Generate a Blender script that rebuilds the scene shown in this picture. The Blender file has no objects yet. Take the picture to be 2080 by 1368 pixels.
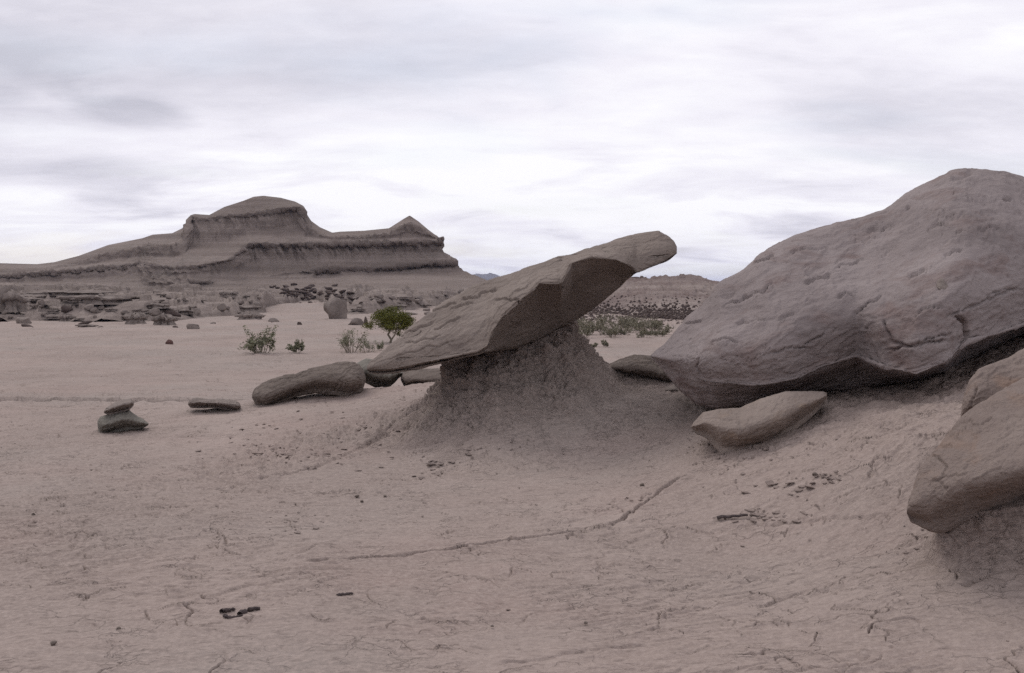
import bpy, math, random
import numpy as np
from mathutils import Vector

# ------------------------------------------------------------------ camera, world, sun, exposure
SC = bpy.context.scene
COL = SC.collection
FPX, CX, CY, HY, CAMH = 1998.0, 1040.0, 684.0, 590.0, 1.6
PITCH = math.atan((CY - HY) / FPX)

cam = bpy.data.cameras.new('camera')
cam.sensor_width = 36.0
cam.lens = 36.0 * FPX / 2080.0
cam.clip_start = 0.05
cam.clip_end = 20000
camo = bpy.data.objects.new('camera', cam)
COL.objects.link(camo)
camo.location = (0, 0, CAMH)
camo.rotation_euler = (math.pi / 2 - PITCH, 0, 0)
SC.camera = camo

SUN_ELEV, SUN_AZ = math.radians(46), math.radians(-34)     # azimuth measured from +Y towards +X
world = bpy.data.worlds.new('World')
SC.world = world
world.use_nodes = True
wn, wl = world.node_tree.nodes, world.node_tree.links
wn.clear()


def wnode(t, **k):
    n = wn.new(t)
    for a, v in k.items():
        setattr(n, a, v)
    return n


def wmath(op, a, b=None, c=None, clamp=False):
    n = wn.new('ShaderNodeMath')
    n.operation = op
    n.use_clamp = clamp
    for i, v in enumerate((a, b, c)):
        if v is None:
            continue
        if isinstance(v, (int, float)):
            n.inputs[i].default_value = v
        else:
            wl.new(v, n.inputs[i])
    return n.outputs[0]


wout = wnode('ShaderNodeOutputWorld')
sky = wnode('ShaderNodeTexSky', sky_type='NISHITA', sun_disc=False)
sky.sun_elevation = SUN_ELEV
sky.sun_rotation = SUN_AZ
sky.dust_density = 2.0
bg_sky = wnode('ShaderNodeBackground')
bg_sky.inputs['Strength'].default_value = 0.11
wl.new(sky.outputs[0], bg_sky.inputs['Color'])
tc = wnode('ShaderNodeTexCoord')
sep = wnode('ShaderNodeSeparateXYZ')
wl.new(tc.outputs['Generated'], sep.inputs[0])
zz = wmath('ADD', wmath('MAXIMUM', sep.outputs[2], 0.0), 0.17)
uu = wmath('DIVIDE', sep.outputs[0], zz)
vv = wmath('DIVIDE', sep.outputs[1], zz)
comb = wnode('ShaderNodeCombineXYZ')
wl.new(uu, comb.inputs[0])
wl.new(vv, comb.inputs[1])


def wnoise(scale, detail, rough, dist, off, sx=1.0, sy=1.0):
    mp = wnode('ShaderNodeMapping')
    mp.inputs['Location'].default_value = off
    mp.inputs['Scale'].default_value = (sx, sy, 1)
    wl.new(comb.outputs[0], mp.inputs[0])
    nz = wnode('ShaderNodeTexNoise')
    nz.inputs['Scale'].default_value = scale
    nz.inputs['Detail'].default_value = detail
    nz.inputs['Roughness'].default_value = rough
    nz.inputs['Distortion'].default_value = dist
    wl.new(mp.outputs[0], nz.inputs['Vector'])
    return nz.outputs['Fac']


n_big = wnoise(0.75, 2, 0.5, 0.4, (3.1, 1.7, 0.0), 0.8, 1.0)
n_mid = wnoise(2.0, 5, 0.58, 0.5, (7.3, 2.2, 4.0), 0.75, 1.15)
n_fin = wnoise(7.0, 4, 0.62, 0.2, (1.3, 9.2, 8.0), 0.7, 1.2)
dens = wmath('ADD', wmath('MULTIPLY', n_big, 0.46), wmath('ADD', wmath('MULTIPLY', n_mid, 0.40), wmath('MULTIPLY', n_fin, 0.14)))
# darker cloud banks that stand in the view
for bx_, by_, rx_, ry_, amt_ in ((10, 115, 0.22, 0.24, 0.10), (280, 225, 0.18, 0.15, 0.12), (120, 345, 0.34, 0.22, 0.06), (1180, 190, 1.3, 0.45, 0.085), (1950, 270, 0.60, 0.40, 0.07), (620, 120, .7, .4, .05),
                                 (900, 480, 2.6, 1.1, -.10), (1500, 60, .8, .22, -.04)):
    dx_, dy_ = (bx_ - CX) / FPX, (CY - by_) / FPX
    dv = Vector((dx_, math.cos(PITCH) + dy_ * math.sin(PITCH), -math.sin(PITCH) + dy_ * math.cos(PITCH))).normalized()
    u0, v0 = dv.x / (max(dv.z, 0) + 0.17), dv.y / (max(dv.z, 0) + 0.17)
    du = wmath('DIVIDE', wmath('SUBTRACT', uu, u0), rx_)
    dw = wmath('DIVIDE', wmath('SUBTRACT', vv, v0), ry_)
    rr2 = wmath('SQRT', wmath('ADD', wmath('MULTIPLY', du, du), wmath('MULTIPLY', dw, dw)))
    rr2 = wmath('ADD', rr2, wmath('MULTIPLY', wmath('SUBTRACT', n_mid, 0.5), 2.6))
    mr = wnode('ShaderNodeMapRange', interpolation_type='SMOOTHSTEP')
    wl.new(rr2, mr.inputs[0])
    for i_, q_ in enumerate((0.25, 1.25, amt_, 0.0)):
        mr.inputs[i_ + 1].default_value = q_
    dens = wmath('ADD', dens, mr.outputs[0])
ramp = wnode('ShaderNodeValToRGB')
wl.new(dens, ramp.inputs[0])
cr = ramp.color_ramp
cr.elements[0].position = 0.40
cr.elements[0].color = (0.93, 0.92, 0.95, 1)
cr.elements[1].position = 0.70
cr.elements[1].color = (0.50, 0.495, 0.565, 1)
e = cr.elements.new(0.50)
e.color = (0.82, 0.80, 0.865, 1)
e = cr.elements.new(0.60)
e.color = (0.655, 0.64, 0.712, 1)
bg_cl = wnode('ShaderNodeBackground')
bg_cl.inputs['Strength'].default_value = 1.13
wl.new(ramp.outputs[0], bg_cl.inputs['Color'])
# thin breaks in the cover where the sky itself shows
brk = wnode('ShaderNodeMapRange')
wl.new(wnoise(1.1, 3, 0.55, 0.5, (5.5, 0.4, 2.0), 0.8, 1.2), brk.inputs[0])
brk.inputs[1].default_value = 0.34
brk.inputs[2].default_value = 0.50
brk.inputs[3].default_value = 0.72
brk.inputs[4].default_value = 0.99
mix = wnode('ShaderNodeMixShader')
wl.new(brk.outputs[0], mix.inputs[0])
wl.new(bg_sky.outputs[0], mix.inputs[1])
wl.new(bg_cl.outputs[0], mix.inputs[2])
wl.new(mix.outputs[0], wout.inputs['Surface'])

sun = bpy.data.lights.new('sun', 'SUN')
sun.energy = 1.25
sun.angle = math.radians(30)
sun.color = (1.0, 0.96, 0.9)
suno = bpy.data.objects.new('sun', sun)
COL.objects.link(suno)
sd = Vector((math.sin(SUN_AZ) * math.cos(SUN_ELEV), math.cos(SUN_AZ) * math.cos(SUN_ELEV), math.sin(SUN_ELEV)))
suno.rotation_euler = sd.to_track_quat('Z', 'Y').to_euler()

SC.cycles.use_denoising = False
SC.cycles.sample_clamp_indirect = 2.0
SC.cycles.max_bounces = 4
SC.cycles.diffuse_bounces = 2
SC.view_settings.view_transform = 'Standard'
SC.view_settings.look = 'None'
SC.view_settings.exposure = 0.0
SC.view_settings.gamma = 1.0
SC.view_settings.use_curve_mapping = False

# ------------------------------------------------------------------ numeric helpers
RNG = np.random.RandomState(7)
PERM = RNG.permutation(256)
PERM = np.concatenate([PERM, PERM, PERM])
GRAD = RNG.normal(size=(256, 3))
GRAD /= np.linalg.norm(GRAD, axis=1)[:, None]
PERM32 = PERM.astype(np.int32)
_ga = RNG.uniform(0, 2 * math.pi, 256)
G2X, G2Y = np.cos(_ga).astype(np.float32), np.sin(_ga).astype(np.float32)


def perlin(p):
    p = np.asarray(p, float)
    i = np.floor(p).astype(np.int64)
    f = p - i
    i &= 255
    u = f * f * f * (f * (f * 6 - 15) + 10)
    out = 0
    for dx in (0, 1):
        for dy in (0, 1):
            for dz in (0, 1):
                h = PERM[PERM[PERM[(i[:, 0] + dx) & 255] + ((i[:, 1] + dy) & 255)] + ((i[:, 2] + dz) & 255)]
                g = GRAD[h]
                d = g[:, 0] * (f[:, 0] - dx) + g[:, 1] * (f[:, 1] - dy) + g[:, 2] * (f[:, 2] - dz)
                w = (u[:, 0] if dx else 1 - u[:, 0]) * (u[:, 1] if dy else 1 - u[:, 1]) * (u[:, 2] if dz else 1 - u[:, 2])
                out = out + d * w
    return out * 1.5


def perlin2(x, y, s=0.0):
    x = np.asarray(x, np.float32) + np.float32(7.31 * s)
    y = np.asarray(y, np.float32) + np.float32(3.77 * s)
    fx0, fy0 = np.floor(x), np.floor(y)
    fx, fy = x - fx0, y - fy0
    ix, iy = fx0.astype(np.int32) & 255, fy0.astype(np.int32) & 255
    u, v = fx * fx * (3 - 2 * fx), fy * fy * (3 - 2 * fy)
    P = PERM32

    def g(dx, dy):
        h = P[P[(ix + dx) & 255] + ((iy + dy) & 255)]
        return G2X[h] * (fx - dx) + G2Y[h] * (fy - dy)
    a = g(0, 0) * (1 - u) + g(1, 0) * u
    b = g(0, 1) * (1 - u) + g(1, 1) * u
    return (a * (1 - v) + b * v) * np.float32(1.5)


def fbm2(x, y, s=0.0, oct=4, gain=0.5, ridged=False):
    a, f, out = 1.0, 1.0, 0
    for k in range(oct):
        n = perlin2(x * f, y * f, s + 5.1 * k)
        out = out + a * ((1 - 2 * np.abs(n)) if ridged else n)
        a *= gain
        f *= 2.03
    return out


def fbm(p, oct=4, lac=2.03, gain=0.5, ridged=False):
    p = np.asarray(p, float)
    a, s, out = 1.0, 1.0, 0
    for k in range(oct):
        n = perlin(p * s + 17.3 * k)
        out = out + a * ((1 - 2 * np.abs(n)) if ridged else n)
        a *= gain
        s *= lac
    return out


def p3(x, y, z=0.0):
    return np.stack([x, y, np.zeros_like(x) + z], 1)


def sstep(a, b, x):
    t = np.clip((x - a) / (b - a), 0, 1)
    return t * t * (3 - 2 * t)


def unproj(px, py, D):
    """point on the line of sight through photograph pixel (px,py) at world depth y = D"""
    px, py, D = np.broadcast_arrays(np.asarray(px, float), np.asarray(py, float), np.asarray(D, float))
    dx = (px - CX) / FPX
    dy = (CY - py) / FPX
    c, s = math.cos(PITCH), math.sin(PITCH)
    wy = c + dy * s
    wz = -s + dy * c
    return np.stack([dx / wy * D, D, CAMH + wz / wy * D], -1)


def proj(P):
    c, s = math.cos(PITCH), math.sin(PITCH)
    z = P[:, 2] - CAMH
    dep = P[:, 1] * c - z * s
    up = P[:, 1] * s + z * c
    dep = np.where(np.abs(dep) < 1e-3, 1e-3, dep)
    return CX + FPX * P[:, 0] / dep, CY - FPX * up / dep


def voro_edge(x, y, seed):
    """distance to the nearest cell border (cell size 1)"""
    ix, iy = np.floor(x).astype(np.int64), np.floor(y).astype(np.int64)
    f1 = np.full(x.shape, 9.0)
    f2 = np.full(x.shape, 9.0)
    for dx in (-1, 0, 1):
        for dy in (-1, 0, 1):
            cx, cy = ix + dx, iy + dy
            h = PERM[(PERM[(cx + seed) & 255] + (cy & 255)) & 255]
            h2 = PERM[(h + 91) & 255]
            d = np.hypot(cx + 0.1 + 0.8 * h / 255.0 - x, cy + 0.1 + 0.8 * h2 / 255.0 - y)
            f2 = np.minimum(f2, np.maximum(f1, d))
            f1 = np.minimum(f1, d)
    return f2 - f1


def seg_dist(x, y, poly):
    """distance to a polyline and position along it (0..1)"""
    best = np.full(x.shape, 1e9)
    par = np.zeros(x.shape)
    poly = np.asarray(poly, float)
    L = np.concatenate([[0], np.cumsum(np.hypot(*np.diff(poly, axis=0).T))])
    for k in range(len(poly) - 1):
        a, b = poly[k], poly[k + 1]
        ab = b - a
        t = np.clip(((x - a[0]) * ab[0] + (y - a[1]) * ab[1]) / (ab @ ab + 1e-12), 0, 1)
        d = np.hypot(x - a[0] - t * ab[0], y - a[1] - t * ab[1])
        m = d < best
        best = np.where(m, d, best)
        par = np.where(m, (L[k] + t * (L[k + 1] - L[k])) / L[-1], par)
    return best, par


# ------------------------------------------------------------------ object helpers
def link(name, mesh, mat=None, parent=None):
    o = bpy.data.objects.new(name, mesh)
    COL.objects.link(o)
    if mat is not None and not mesh.materials:
        mesh.materials.append(mat)
    if parent is not None:
        o.parent = parent
    return o


def tag(o, label=None, cat=None, group=None, kind=None):
    if label:
        o['label'] = label
    if cat:
        o['category'] = cat
    if group:
        o['group'] = group
    if kind:
        o['kind'] = kind
    return o


def make_mesh(name, V, F, smooth=True):
    V = np.asarray(V, float)
    F = np.asarray(F)
    m = bpy.data.meshes.new(name)
    if F.ndim == 2:
        k = F.shape[1]
        m.vertices.add(len(V))
        m.vertices.foreach_set('co', V.astype(np.float32).ravel())
        m.loops.add(F.size)
        m.loops.foreach_set('vertex_index', F.astype(np.int32).ravel())
        m.polygons.add(len(F))
        m.polygons.foreach_set('loop_start', np.arange(0, F.size, k, dtype=np.int32))
        m.update(calc_edges=True)
    else:
        m.from_pydata(V.tolist(), [], F.tolist())
    if smooth:
        m.polygons.foreach_set('use_smooth', np.ones(len(m.polygons), bool))
    m.update()
    return m


def grid_faces(n, m, wrap_n=False, wrap_m=False):
    a = np.arange(n if wrap_n else n - 1)
    b = np.arange(m if wrap_m else m - 1)
    A, B = np.meshgrid(a, b, indexing='ij')
    A1, B1 = (A + 1) % n, (B + 1) % m
    return np.stack([A * m + B, A1 * m + B, A1 * m + B1, A * m + B1], -1).reshape(-1, 4)


def vnormals(V, F):
    a, b, c, d = (V[F[:, k]] for k in range(4))
    n = np.cross(c - a, d - b)
    N = np.zeros_like(V)
    for k in range(4):
        for ax in range(3):
            N[:, ax] += np.bincount(F[:, k], n[:, ax], minlength=len(V))
    return N / (np.linalg.norm(N, axis=1)[:, None] + 1e-12)


def pl(px, pts):
    pts = np.asarray(pts, float)
    return np.interp(px, pts[:, 0], pts[:, 1])


def pls(px, pts):
    """piecewise interpolation, lightly smoothed"""
    pts = np.asarray(pts, float)
    fx = np.linspace(pts[0, 0], pts[-1, 0], 1600)
    fy = np.interp(fx, pts[:, 0], pts[:, 1])
    k = np.hanning(19)
    k /= k.sum()
    fy2 = np.convolve(np.pad(fy, 9, mode='edge'), k, mode='valid')
    return np.interp(px, fx, fy2)


# ------------------------------------------------------------------ materials
def new_mat(name):
    m = bpy.data.materials.new(name)
    m.use_nodes = True
    nt = m.node_tree
    b = nt.nodes['Principled BSDF']
    b.inputs['Roughness'].default_value = 0.95
    b.inputs['Specular IOR Level'].default_value = 0.12
    return m, nt, b


class NT:
    def __init__(self, nt):
        self.nt = nt
        self.g = nt.nodes.new('ShaderNodeNewGeometry')

    def noise(self, scale, detail=6, rough=0.55, stretch=(1, 1, 1), rot=(0, 0, 0), dist=0.0, off=(0, 0, 0)):
        n = self.nt.nodes
        mp = n.new('ShaderNodeMapping')
        mp.inputs['Scale'].default_value = stretch
        mp.inputs['Rotation'].default_value = rot
        mp.inputs['Location'].default_value = off
        self.nt.links.new(self.g.outputs['Position'], mp.inputs[0])
        t = n.new('ShaderNodeTexNoise')
        t.inputs['Scale'].default_value = scale
        t.inputs['Detail'].default_value = detail
        t.inputs['Roughness'].default_value = rough
        t.inputs['Distortion'].default_value = dist
        self.nt.links.new(mp.outputs[0], t.inputs['Vector'])
        return t.outputs['Fac']

    def ramp(self, fac, stops):
        r = self.nt.nodes.new('ShaderNodeValToRGB')
        self.nt.links.new(fac, r.inputs[0])
        els = r.color_ramp.elements
        while len(els) < len(stops):
            els.new(0.5)
        for e_, (p, c) in zip(els, stops):
            e_.position = p
            e_.color = (*c, 1) if len(c) == 3 else c
        return r.outputs[0]

    def mixc(self, fac, a, b, mode='MIX'):
        m = self.nt.nodes.new('ShaderNodeMix')
        m.data_type = 'RGBA'
        m.blend_type = mode
        for sock, v in ((m.inputs[0], fac), (m.inputs[6], a), (m.inputs[7], b)):
            if isinstance(v, (int, float)):
                sock.default_value = v
            elif isinstance(v, tuple):
                sock.default_value = (*v, 1)
            else:
                self.nt.links.new(v, sock)
        return m.outputs[2]

    def bump(self, h, strength, dist, normal=None):
        b = self.nt.nodes.new('ShaderNodeBump')
        b.inputs['Strength'].default_value = strength
        b.inputs['Distance'].default_value = dist
        self.nt.links.new(h, b.inputs['Height'])
        if normal is not None:
            self.nt.links.new(normal, b.inputs['Normal'])
        return b.outputs[0]

    def math(self, op, a, b=0.0):
        m = self.nt.nodes.new('ShaderNodeMath')
        m.operation = op
        for s_, v in ((m.inputs[0], a), (m.inputs[1], b)):
            if isinstance(v, (int, float)):
                s_.default_value = v
            else:
                self.nt.links.new(v, s_)
        return m.outputs[0]

    def maprange(self, v, a, b, c=0.0, d=1.0):
        m = self.nt.nodes.new('ShaderNodeMapRange')
        self.nt.links.new(v, m.inputs[0])
        for i, q in enumerate((a, b, c, d)):
            m.inputs[i + 1].default_value = q
        return m.outputs[0]


def mud_material(name, c_lo, c_mid, c_hi, crack=True, rough=0.42, clod=0.38):
    m, nt, b = new_mat(name)
    t = NT(nt)
    big = t.noise(0.35, 3, 0.6, (1, 0.6, 1))
    base = t.ramp(big, [(0.30, c_lo), (0.5, c_mid), (0.72, c_hi)])
    soil = t.noise(0.16, 3, 0.6, off=(1.5, 8, 0))
    base = t.mixc(t.maprange(soil, 0.42, 0.62, 0.0, 0.75), base, (c_mid[0] * 0.90, c_mid[1] * 0.98, c_mid[2] * 1.0))
    pink = t.noise(0.55, 4, 0.6, (0.7, 1.2, 1), off=(6, 2, 4))
    base = t.mixc(t.maprange(pink, 0.50, 0.68, 0.0, 0.5), base, (c_mid[0] * 1.06, c_mid[1] * 0.97, c_mid[2] * 0.97))
    streak = t.noise(1.6, 4, 0.65, (0.35, 1.6, 1), rot=(0, 0, 0.25), off=(4, 3, 0))
    col = t.mixc(t.maprange(streak, 0.42, 0.72, 0.0, 0.55), base, c_lo)
    speck = t.noise(38, 3, 0.6)
    col = t.mixc(t.maprange(speck, 0.40, 0.70, 0.0, 0.8), col, c_hi)
    spk2 = t.noise(20, 4, 0.7, (0.5, 1.5, 1), rot=(0, 0, 0.28), off=(7, 7, 7))
    col = t.mixc(t.maprange(spk2, 0.54, 0.68, 0.0, 0.55), col, tuple(0.72 * v for v in c_lo))
    peb = t.noise(95, 2, 0.5, off=(1, 1, 5))
    col = t.mixc(t.maprange(peb, 0.68, 0.78, 0.0, 0.65), col, tuple(0.5 * v for v in c_lo))
    nt.links.new(col, b.inputs['Base Color'])
    h1 = t.noise(11, 5, 0.72, (0.6, 1.4, 1), rot=(0, 0, 0.28))
    n2 = t.bump(h1, rough, 0.045)
    h2 = t.noise(60, 3, 0.65)
    n2 = t.bump(h2, clod, 0.012, n2)
    if crack:
        mp = nt.nodes.new('ShaderNodeMapping')
        mp.inputs['Scale'].default_value = (0.6, 1.0, 0.8)
        mp.inputs['Rotation'].default_value = (0, 0, 0.2)
        nt.links.new(t.g.outputs['Position'], mp.inputs[0])
        va = nt.nodes.new('ShaderNodeVectorMath')
        va.operation = 'MULTIPLY_ADD'
        wn_ = nt.nodes.new('ShaderNodeTexNoise')
        wn_.inputs['Scale'].default_value = 9
        wn_.inputs['Detail'].default_value = 2
        nt.links.new(t.g.outputs['Position'], wn_.inputs['Vector'])
        nt.links.new(wn_.outputs['Color'], va.inputs[0])
        va.inputs[1].default_value = (0.16, 0.16, 0.16)
        nt.links.new(mp.outputs[0], va.inputs[2])
        vo = nt.nodes.new('ShaderNodeTexVoronoi')
        vo.feature = 'DISTANCE_TO_EDGE'
        vo.inputs['Scale'].default_value = 7.5
        nt.links.new(va.outputs[0], vo.inputs['Vector'])
        mask = t.maprange(t.noise(2.6, 2, 0.6, off=(9, 2, 0)), 0.51, 0.66, 0.0, 1.0)
        inv = t.math('MULTIPLY', t.maprange(vo.outputs['Distance'], 0.012, 0.04, 1.0, 0.0), mask)
        n2 = t.bump(t.math('SUBTRACT', 1.0, inv), 0.65, 0.03, n2)
    nt.links.new(n2, b.inputs['Normal'])
    return m


def rock_material(name, cols, stain, stretch=(1, 1, 1), rot=(0, 0, 0), scale=1.0, patch=0.6, soft=0.5, frac=True):
    m, nt, b = new_mat(name)
    t = NT(nt)
    n1 = t.noise(1.3 * scale, 6, 0.6, stretch, rot)
    base = t.ramp(n1, [(0.30, cols[0]), (0.50, cols[1]), (0.70, cols[2])])
    n2 = t.noise(3.1 * scale, 6, 0.62, stretch, rot, dist=0.6, off=(3, 7, 1))
    col = t.mixc(t.maprange(n2, 0.52, 0.66, 0.0, patch), base, stain)
    n3 = t.noise(16 * scale, 5, 0.7, stretch, rot, off=(1, 2, 9))
    col = t.mixc(t.maprange(n3, 0.35, 0.75, 0.0, 0.45), col, cols[2])
    n4 = t.noise(70 * scale, 3, 0.6)
    col = t.mixc(t.maprange(n4, 0.55, 0.75, 0.0, 0.4), col, cols[0])
    nt.links.new(col, b.inputs['Base Color'])
    h1 = t.noise(6 * scale, 5, 0.68, stretch, rot, dist=0.4)
    bb = t.bump(h1, soft, 0.06 / scale)
    h2 = t.noise(40 * scale, 3, 0.7)
    bb = t.bump(h2, 0.7, 0.014 / scale, bb)
    if frac:
        lf = t.noise(1.25 * scale, 1.6, 0.5, (0.5 * stretch[0], 1.0, 1.9 * stretch[2]), rot, off=(11, 4, 6))
        ln = t.maprange(t.math('ABSOLUTE', t.math('SUBTRACT', lf, 0.5)), 0.001, 0.007, 1.0, 0.0)
        gt = t.maprange(t.noise(2.6 * scale, 2, 0.5, off=(2, 15, 3)), 0.54, 0.60, 0.0, 1.0)
        bb = t.bump(t.math('SUBTRACT', 1.0, t.math('MULTIPLY', ln, gt)), 0.9, 0.05 / scale, bb)
    nt.links.new(bb, b.inputs['Normal'])
    return m


M_MUD = mud_material('cracked_mud', (0.212, 0.166, 0.146), (0.282, 0.224, 0.198), (0.352, 0.286, 0.254))
M_MOUND = mud_material('crumbled_mud', (0.205, 0.160, 0.141), (0.274, 0.217, 0.192), (0.345, 0.28, 0.249), rough=0.85, clod=0.7)
M_SLAB = rock_material('sandstone_slab', ((0.138, 0.111, 0.097), (0.197, 0.161, 0.140), (0.255, 0.212, 0.186)), (0.13, 0.105, 0.095),
                       (0.5, 1, 1.6), (0, 0.42, 0))
M_BOULDER = rock_material('grey_sandstone', ((0.172, 0.142, 0.137), (0.238, 0.200, 0.193), (0.305, 0.262, 0.252)), (0.165, 0.119, 0.109),
                          (0.6, 1, 1.4), (0, 0.5, 0), scale=0.8, patch=0.9, soft=0.42, frac=False)
M_PALE = rock_material('ochre_sandstone', ((0.124, 0.095, 0.084), (0.178, 0.139, 0.122), (0.228, 0.184, 0.162)), (0.232, 0.152, 0.110), scale=0.8, patch=0.6, soft=0.42, frac=False)
M_WEDGE = rock_material('pale_sandstone', ((0.182, 0.145, 0.126), (0.245, 0.198, 0.172), (0.30, 0.25, 0.218)), (0.235, 0.165, 0.115), scale=1.1, patch=0.6, soft=0.4, frac=False)
M_BROWN = rock_material('brown_rock', ((0.105, 0.084, 0.072), (0.155, 0.126, 0.108), (0.21, 0.172, 0.15)), (0.10, 0.078, 0.068))
M_GREEN = rock_material('greenish_grey_rock', ((0.12, 0.108, 0.094), (0.165, 0.15, 0.13), (0.205, 0.188, 0.163)), (0.13, 0.115, 0.093))
M_RED = rock_material('dark_red_rock', ((0.06, 0.03, 0.028), (0.10, 0.052, 0.046), (0.14, 0.085, 0.075)), (0.05, 0.03, 0.03), scale=2)
M_DARK = rock_material('dark_brown_rubble', ((0.045, 0.032, 0.029), (0.075, 0.055, 0.049), (0.115, 0.088, 0.078)), (0.04, 0.028, 0.026))
M_FIELD = rock_material('field_rock', ((0.135, 0.110, 0.098), (0.20, 0.165, 0.147), (0.265, 0.224, 0.20)), (0.11, 0.088, 0.078), scale=0.6)

# ------------------------------------------------------------------ ground surface
CTRL = [(-300, 1368, -.05), (0, 1368, 0), (500, 1368, 0), (1040, 1368, 0), (1600, 1368, .02), (2080, 1368, .08), (2500, 1368, .15),
        (0, 1150, -.02), (500, 1150, 0), (1040, 1100, .02), (1600, 1100, .08), (1800, 1150, .14),
        (1490, 940, .3), (1700, 900, .5), (1250, 930, .14), (1420, 850, .42), (1350, 830, .46),
        (850, 905, .08), (700, 816, .24), (600, 814, .2), (435, 838, .08), (250, 885, .02), (0, 855, -.05), (-400, 855, -.08),
        (500, 950, 0.0), (200, 1000, 0.0), (1040, 1000, .03), (795, 874, .15), (1220, 890, .25), (900, 916, .10), (1060, 934, .10), (1060, 965, .05)]
cw = [tuple(unproj(px, py, (CAMH - z) * FPX / (py - HY))) for px, py, z in CTRL]
CTRLD = [(1330, 797, 10.0), (1560, 824, 8.5), (1700, 804, 8.4), (1850, 788, 8.35), (1960, 745, 8.5), (2080, 690, 8.7), (2350, 640, 9.0),
         (2000, 1110, 5.1), (1935, 1140, 5.0), (1885, 1165, 4.9), (2080, 1085, 5.15), (2250, 1010, 5.2), (2080, 850, 6.4), (1880, 900, 6.3)]
cw += [tuple(unproj(px, py, D)) for px, py, D in CTRLD]
cw += [(x, -6, 0) for x in (-8, 0, 8)] + [(-5, 1.5, 0), (5, 1.5, .2), (0, 0, 0), (-14, 6, -.05), (12, 7, .7), (0.05, 10.2, .5), (3.6, 10.8, .75), (5.5, 11.0, .9),
       (12, 11, .8)]
cw = np.array(cw)


def _tps(r2):
    return 0.5 * r2 * np.log(r2 + 1e-9)


_n = len(cw)
_A = np.zeros((_n + 3, _n + 3))
_d2 = ((cw[:, None, :2] - cw[None, :, :2]) ** 2).sum(-1)
_A[:_n, :_n] = _tps(_d2) + np.eye(_n) * 0.02
_A[:_n, _n] = 1
_A[:_n, _n + 1:] = cw[:, :2]
_A[_n, :_n] = 1
_A[_n + 1:, :_n] = cw[:, :2].T
_W = np.linalg.solve(_A, np.concatenate([cw[:, 2], [0, 0, 0]]))
EDGE = [(-60, 13.5), (-6.6, 13.1), (-3.7, 12.9), (-2.6, 13.0), (-1.4, 12.6), (0, 12.2), (1.2, 11.6), (2, 11.2), (3, 11.8), (4.5, 12.6), (8, 13), (60, 14)]


def G(x, y):
    """large-scale ground height"""
    x = np.atleast_1d(np.asarray(x, float))
    y = np.atleast_1d(np.asarray(y, float))
    xc, yc = np.clip(x, -16, 16), np.clip(y, -8, 16)
    z = np.zeros(len(x)) + _W[_n]
    z += _W[_n + 1] * xc + _W[_n + 2] * yc
    for k in range(_n):
        z += _W[k] * _tps((xc - cw[k, 0]) ** 2 + (yc - cw[k, 1]) ** 2)
    z = np.clip(z, -0.3, 1.6)
    wash = -0.22 + 0.52 * sstep(55, 130, y) + 0.5 * sstep(150, 900, y)
    wash = wash + 0.05 * perlin(p3(x * 0.10, y * 0.16, 3.3)) * sstep(14, 24, y) * (1 + 5 * sstep(60, 110, y))
    t = sstep(0.0, 2.2, y - np.interp(x, [q[0] for q in EDGE], [q[1] for q in EDGE]))
    return z * (1 - t) + wash * t


def hit(px, py, dmin=2.5, dmax=400):
    """where the line of sight through a pixel meets the ground"""
    D = np.exp(np.linspace(math.log(dmin), math.log(dmax), 420))
    P = unproj(px, py, D)
    d = P[:, 2] - G(P[:, 0], P[:, 1])
    if not (d < 0).any():
        return P[-1]
    k = max(int(np.argmax(d < 0)), 1)
    a = d[k - 1] / (d[k - 1] - d[k] + 1e-12)
    P = unproj(px, py, D[k - 1] + (D[k] - D[k - 1]) * a)
    return P


def hits(px, py):
    """the same for many pixels of the near ground at once"""
    px, py = np.asarray(px, float), np.asarray(py, float)
    D = CAMH * FPX / (py - HY)
    for _ in range(10):
        P = unproj(px, py, D)
        z = G(P[:, 0], P[:, 1])
        D = 0.4 * D + 0.6 * np.clip((CAMH - z) * FPX / (py - HY), 2.5, 60)
    return unproj(px, py, D)


def pxpoly(pts):
    return np.array([hit(a, b)[:2] for a, b in pts])


# cracks and steps seen one by one in the photograph: (polyline, half width m, depth m)
CRACKS = [([(600, 1152), (680, 1145), (730, 1139), (800, 1134), (850, 1126), (920, 1117), (985, 1105), (1030, 1100), (1085, 1094), (1125, 1092),
            (1180, 1080), (1230, 1072), (1265, 1060), (1300, 1030), (1340, 1000), (1385, 975), (1430, 955)], .013, .07),
          ([(1000, 1350), (1080, 1337), (1160, 1324), (1230, 1316), (1330, 1306)], .016, .018),
          ([(1540, 1236), (1600, 1216), (1660, 1196), (1720, 1180)], .014, .016),
          ([(740, 905), (780, 885), (810, 860), (845, 832)], .05, .05),
          ([(490, 985), (560, 970), (640, 950), (700, 925), (760, 895)], .03, .03),
          ([(1450, 1078), (1530, 1068), (1640, 1060), (1760, 1050), (1850, 1046)], .02, .02),
          ([(450, 1172), (560, 1152), (640, 1118), (700, 1090), (760, 1072)], .010, .010),
          ([(130, 1070), (230, 1050), (330, 1030), (430, 1022)], .012, .010),
          ([(1690, 1180), (1750, 1160)], .01, .01),
          ([(1960, 1190), (2010, 1165), (2050, 1135), (2078, 1120)], .025, .035),
          ([(1900, 1120), (1960, 1105), (2010, 1085)], .02, .025),
          ([(1290, 1090), (1400, 1082), (1500, 1066)], .010, .010)]
TRACKS = [(((-17, 15.7), (-11, 15.62), (-7, 15.65), (-4.6, 15.6), (-3.2, 15.4)), .14, .17), (((-17, 14.75), (-9, 14.7), (-7, 14.6), (-5.6, 14.5)), .12, .10)]

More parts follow.
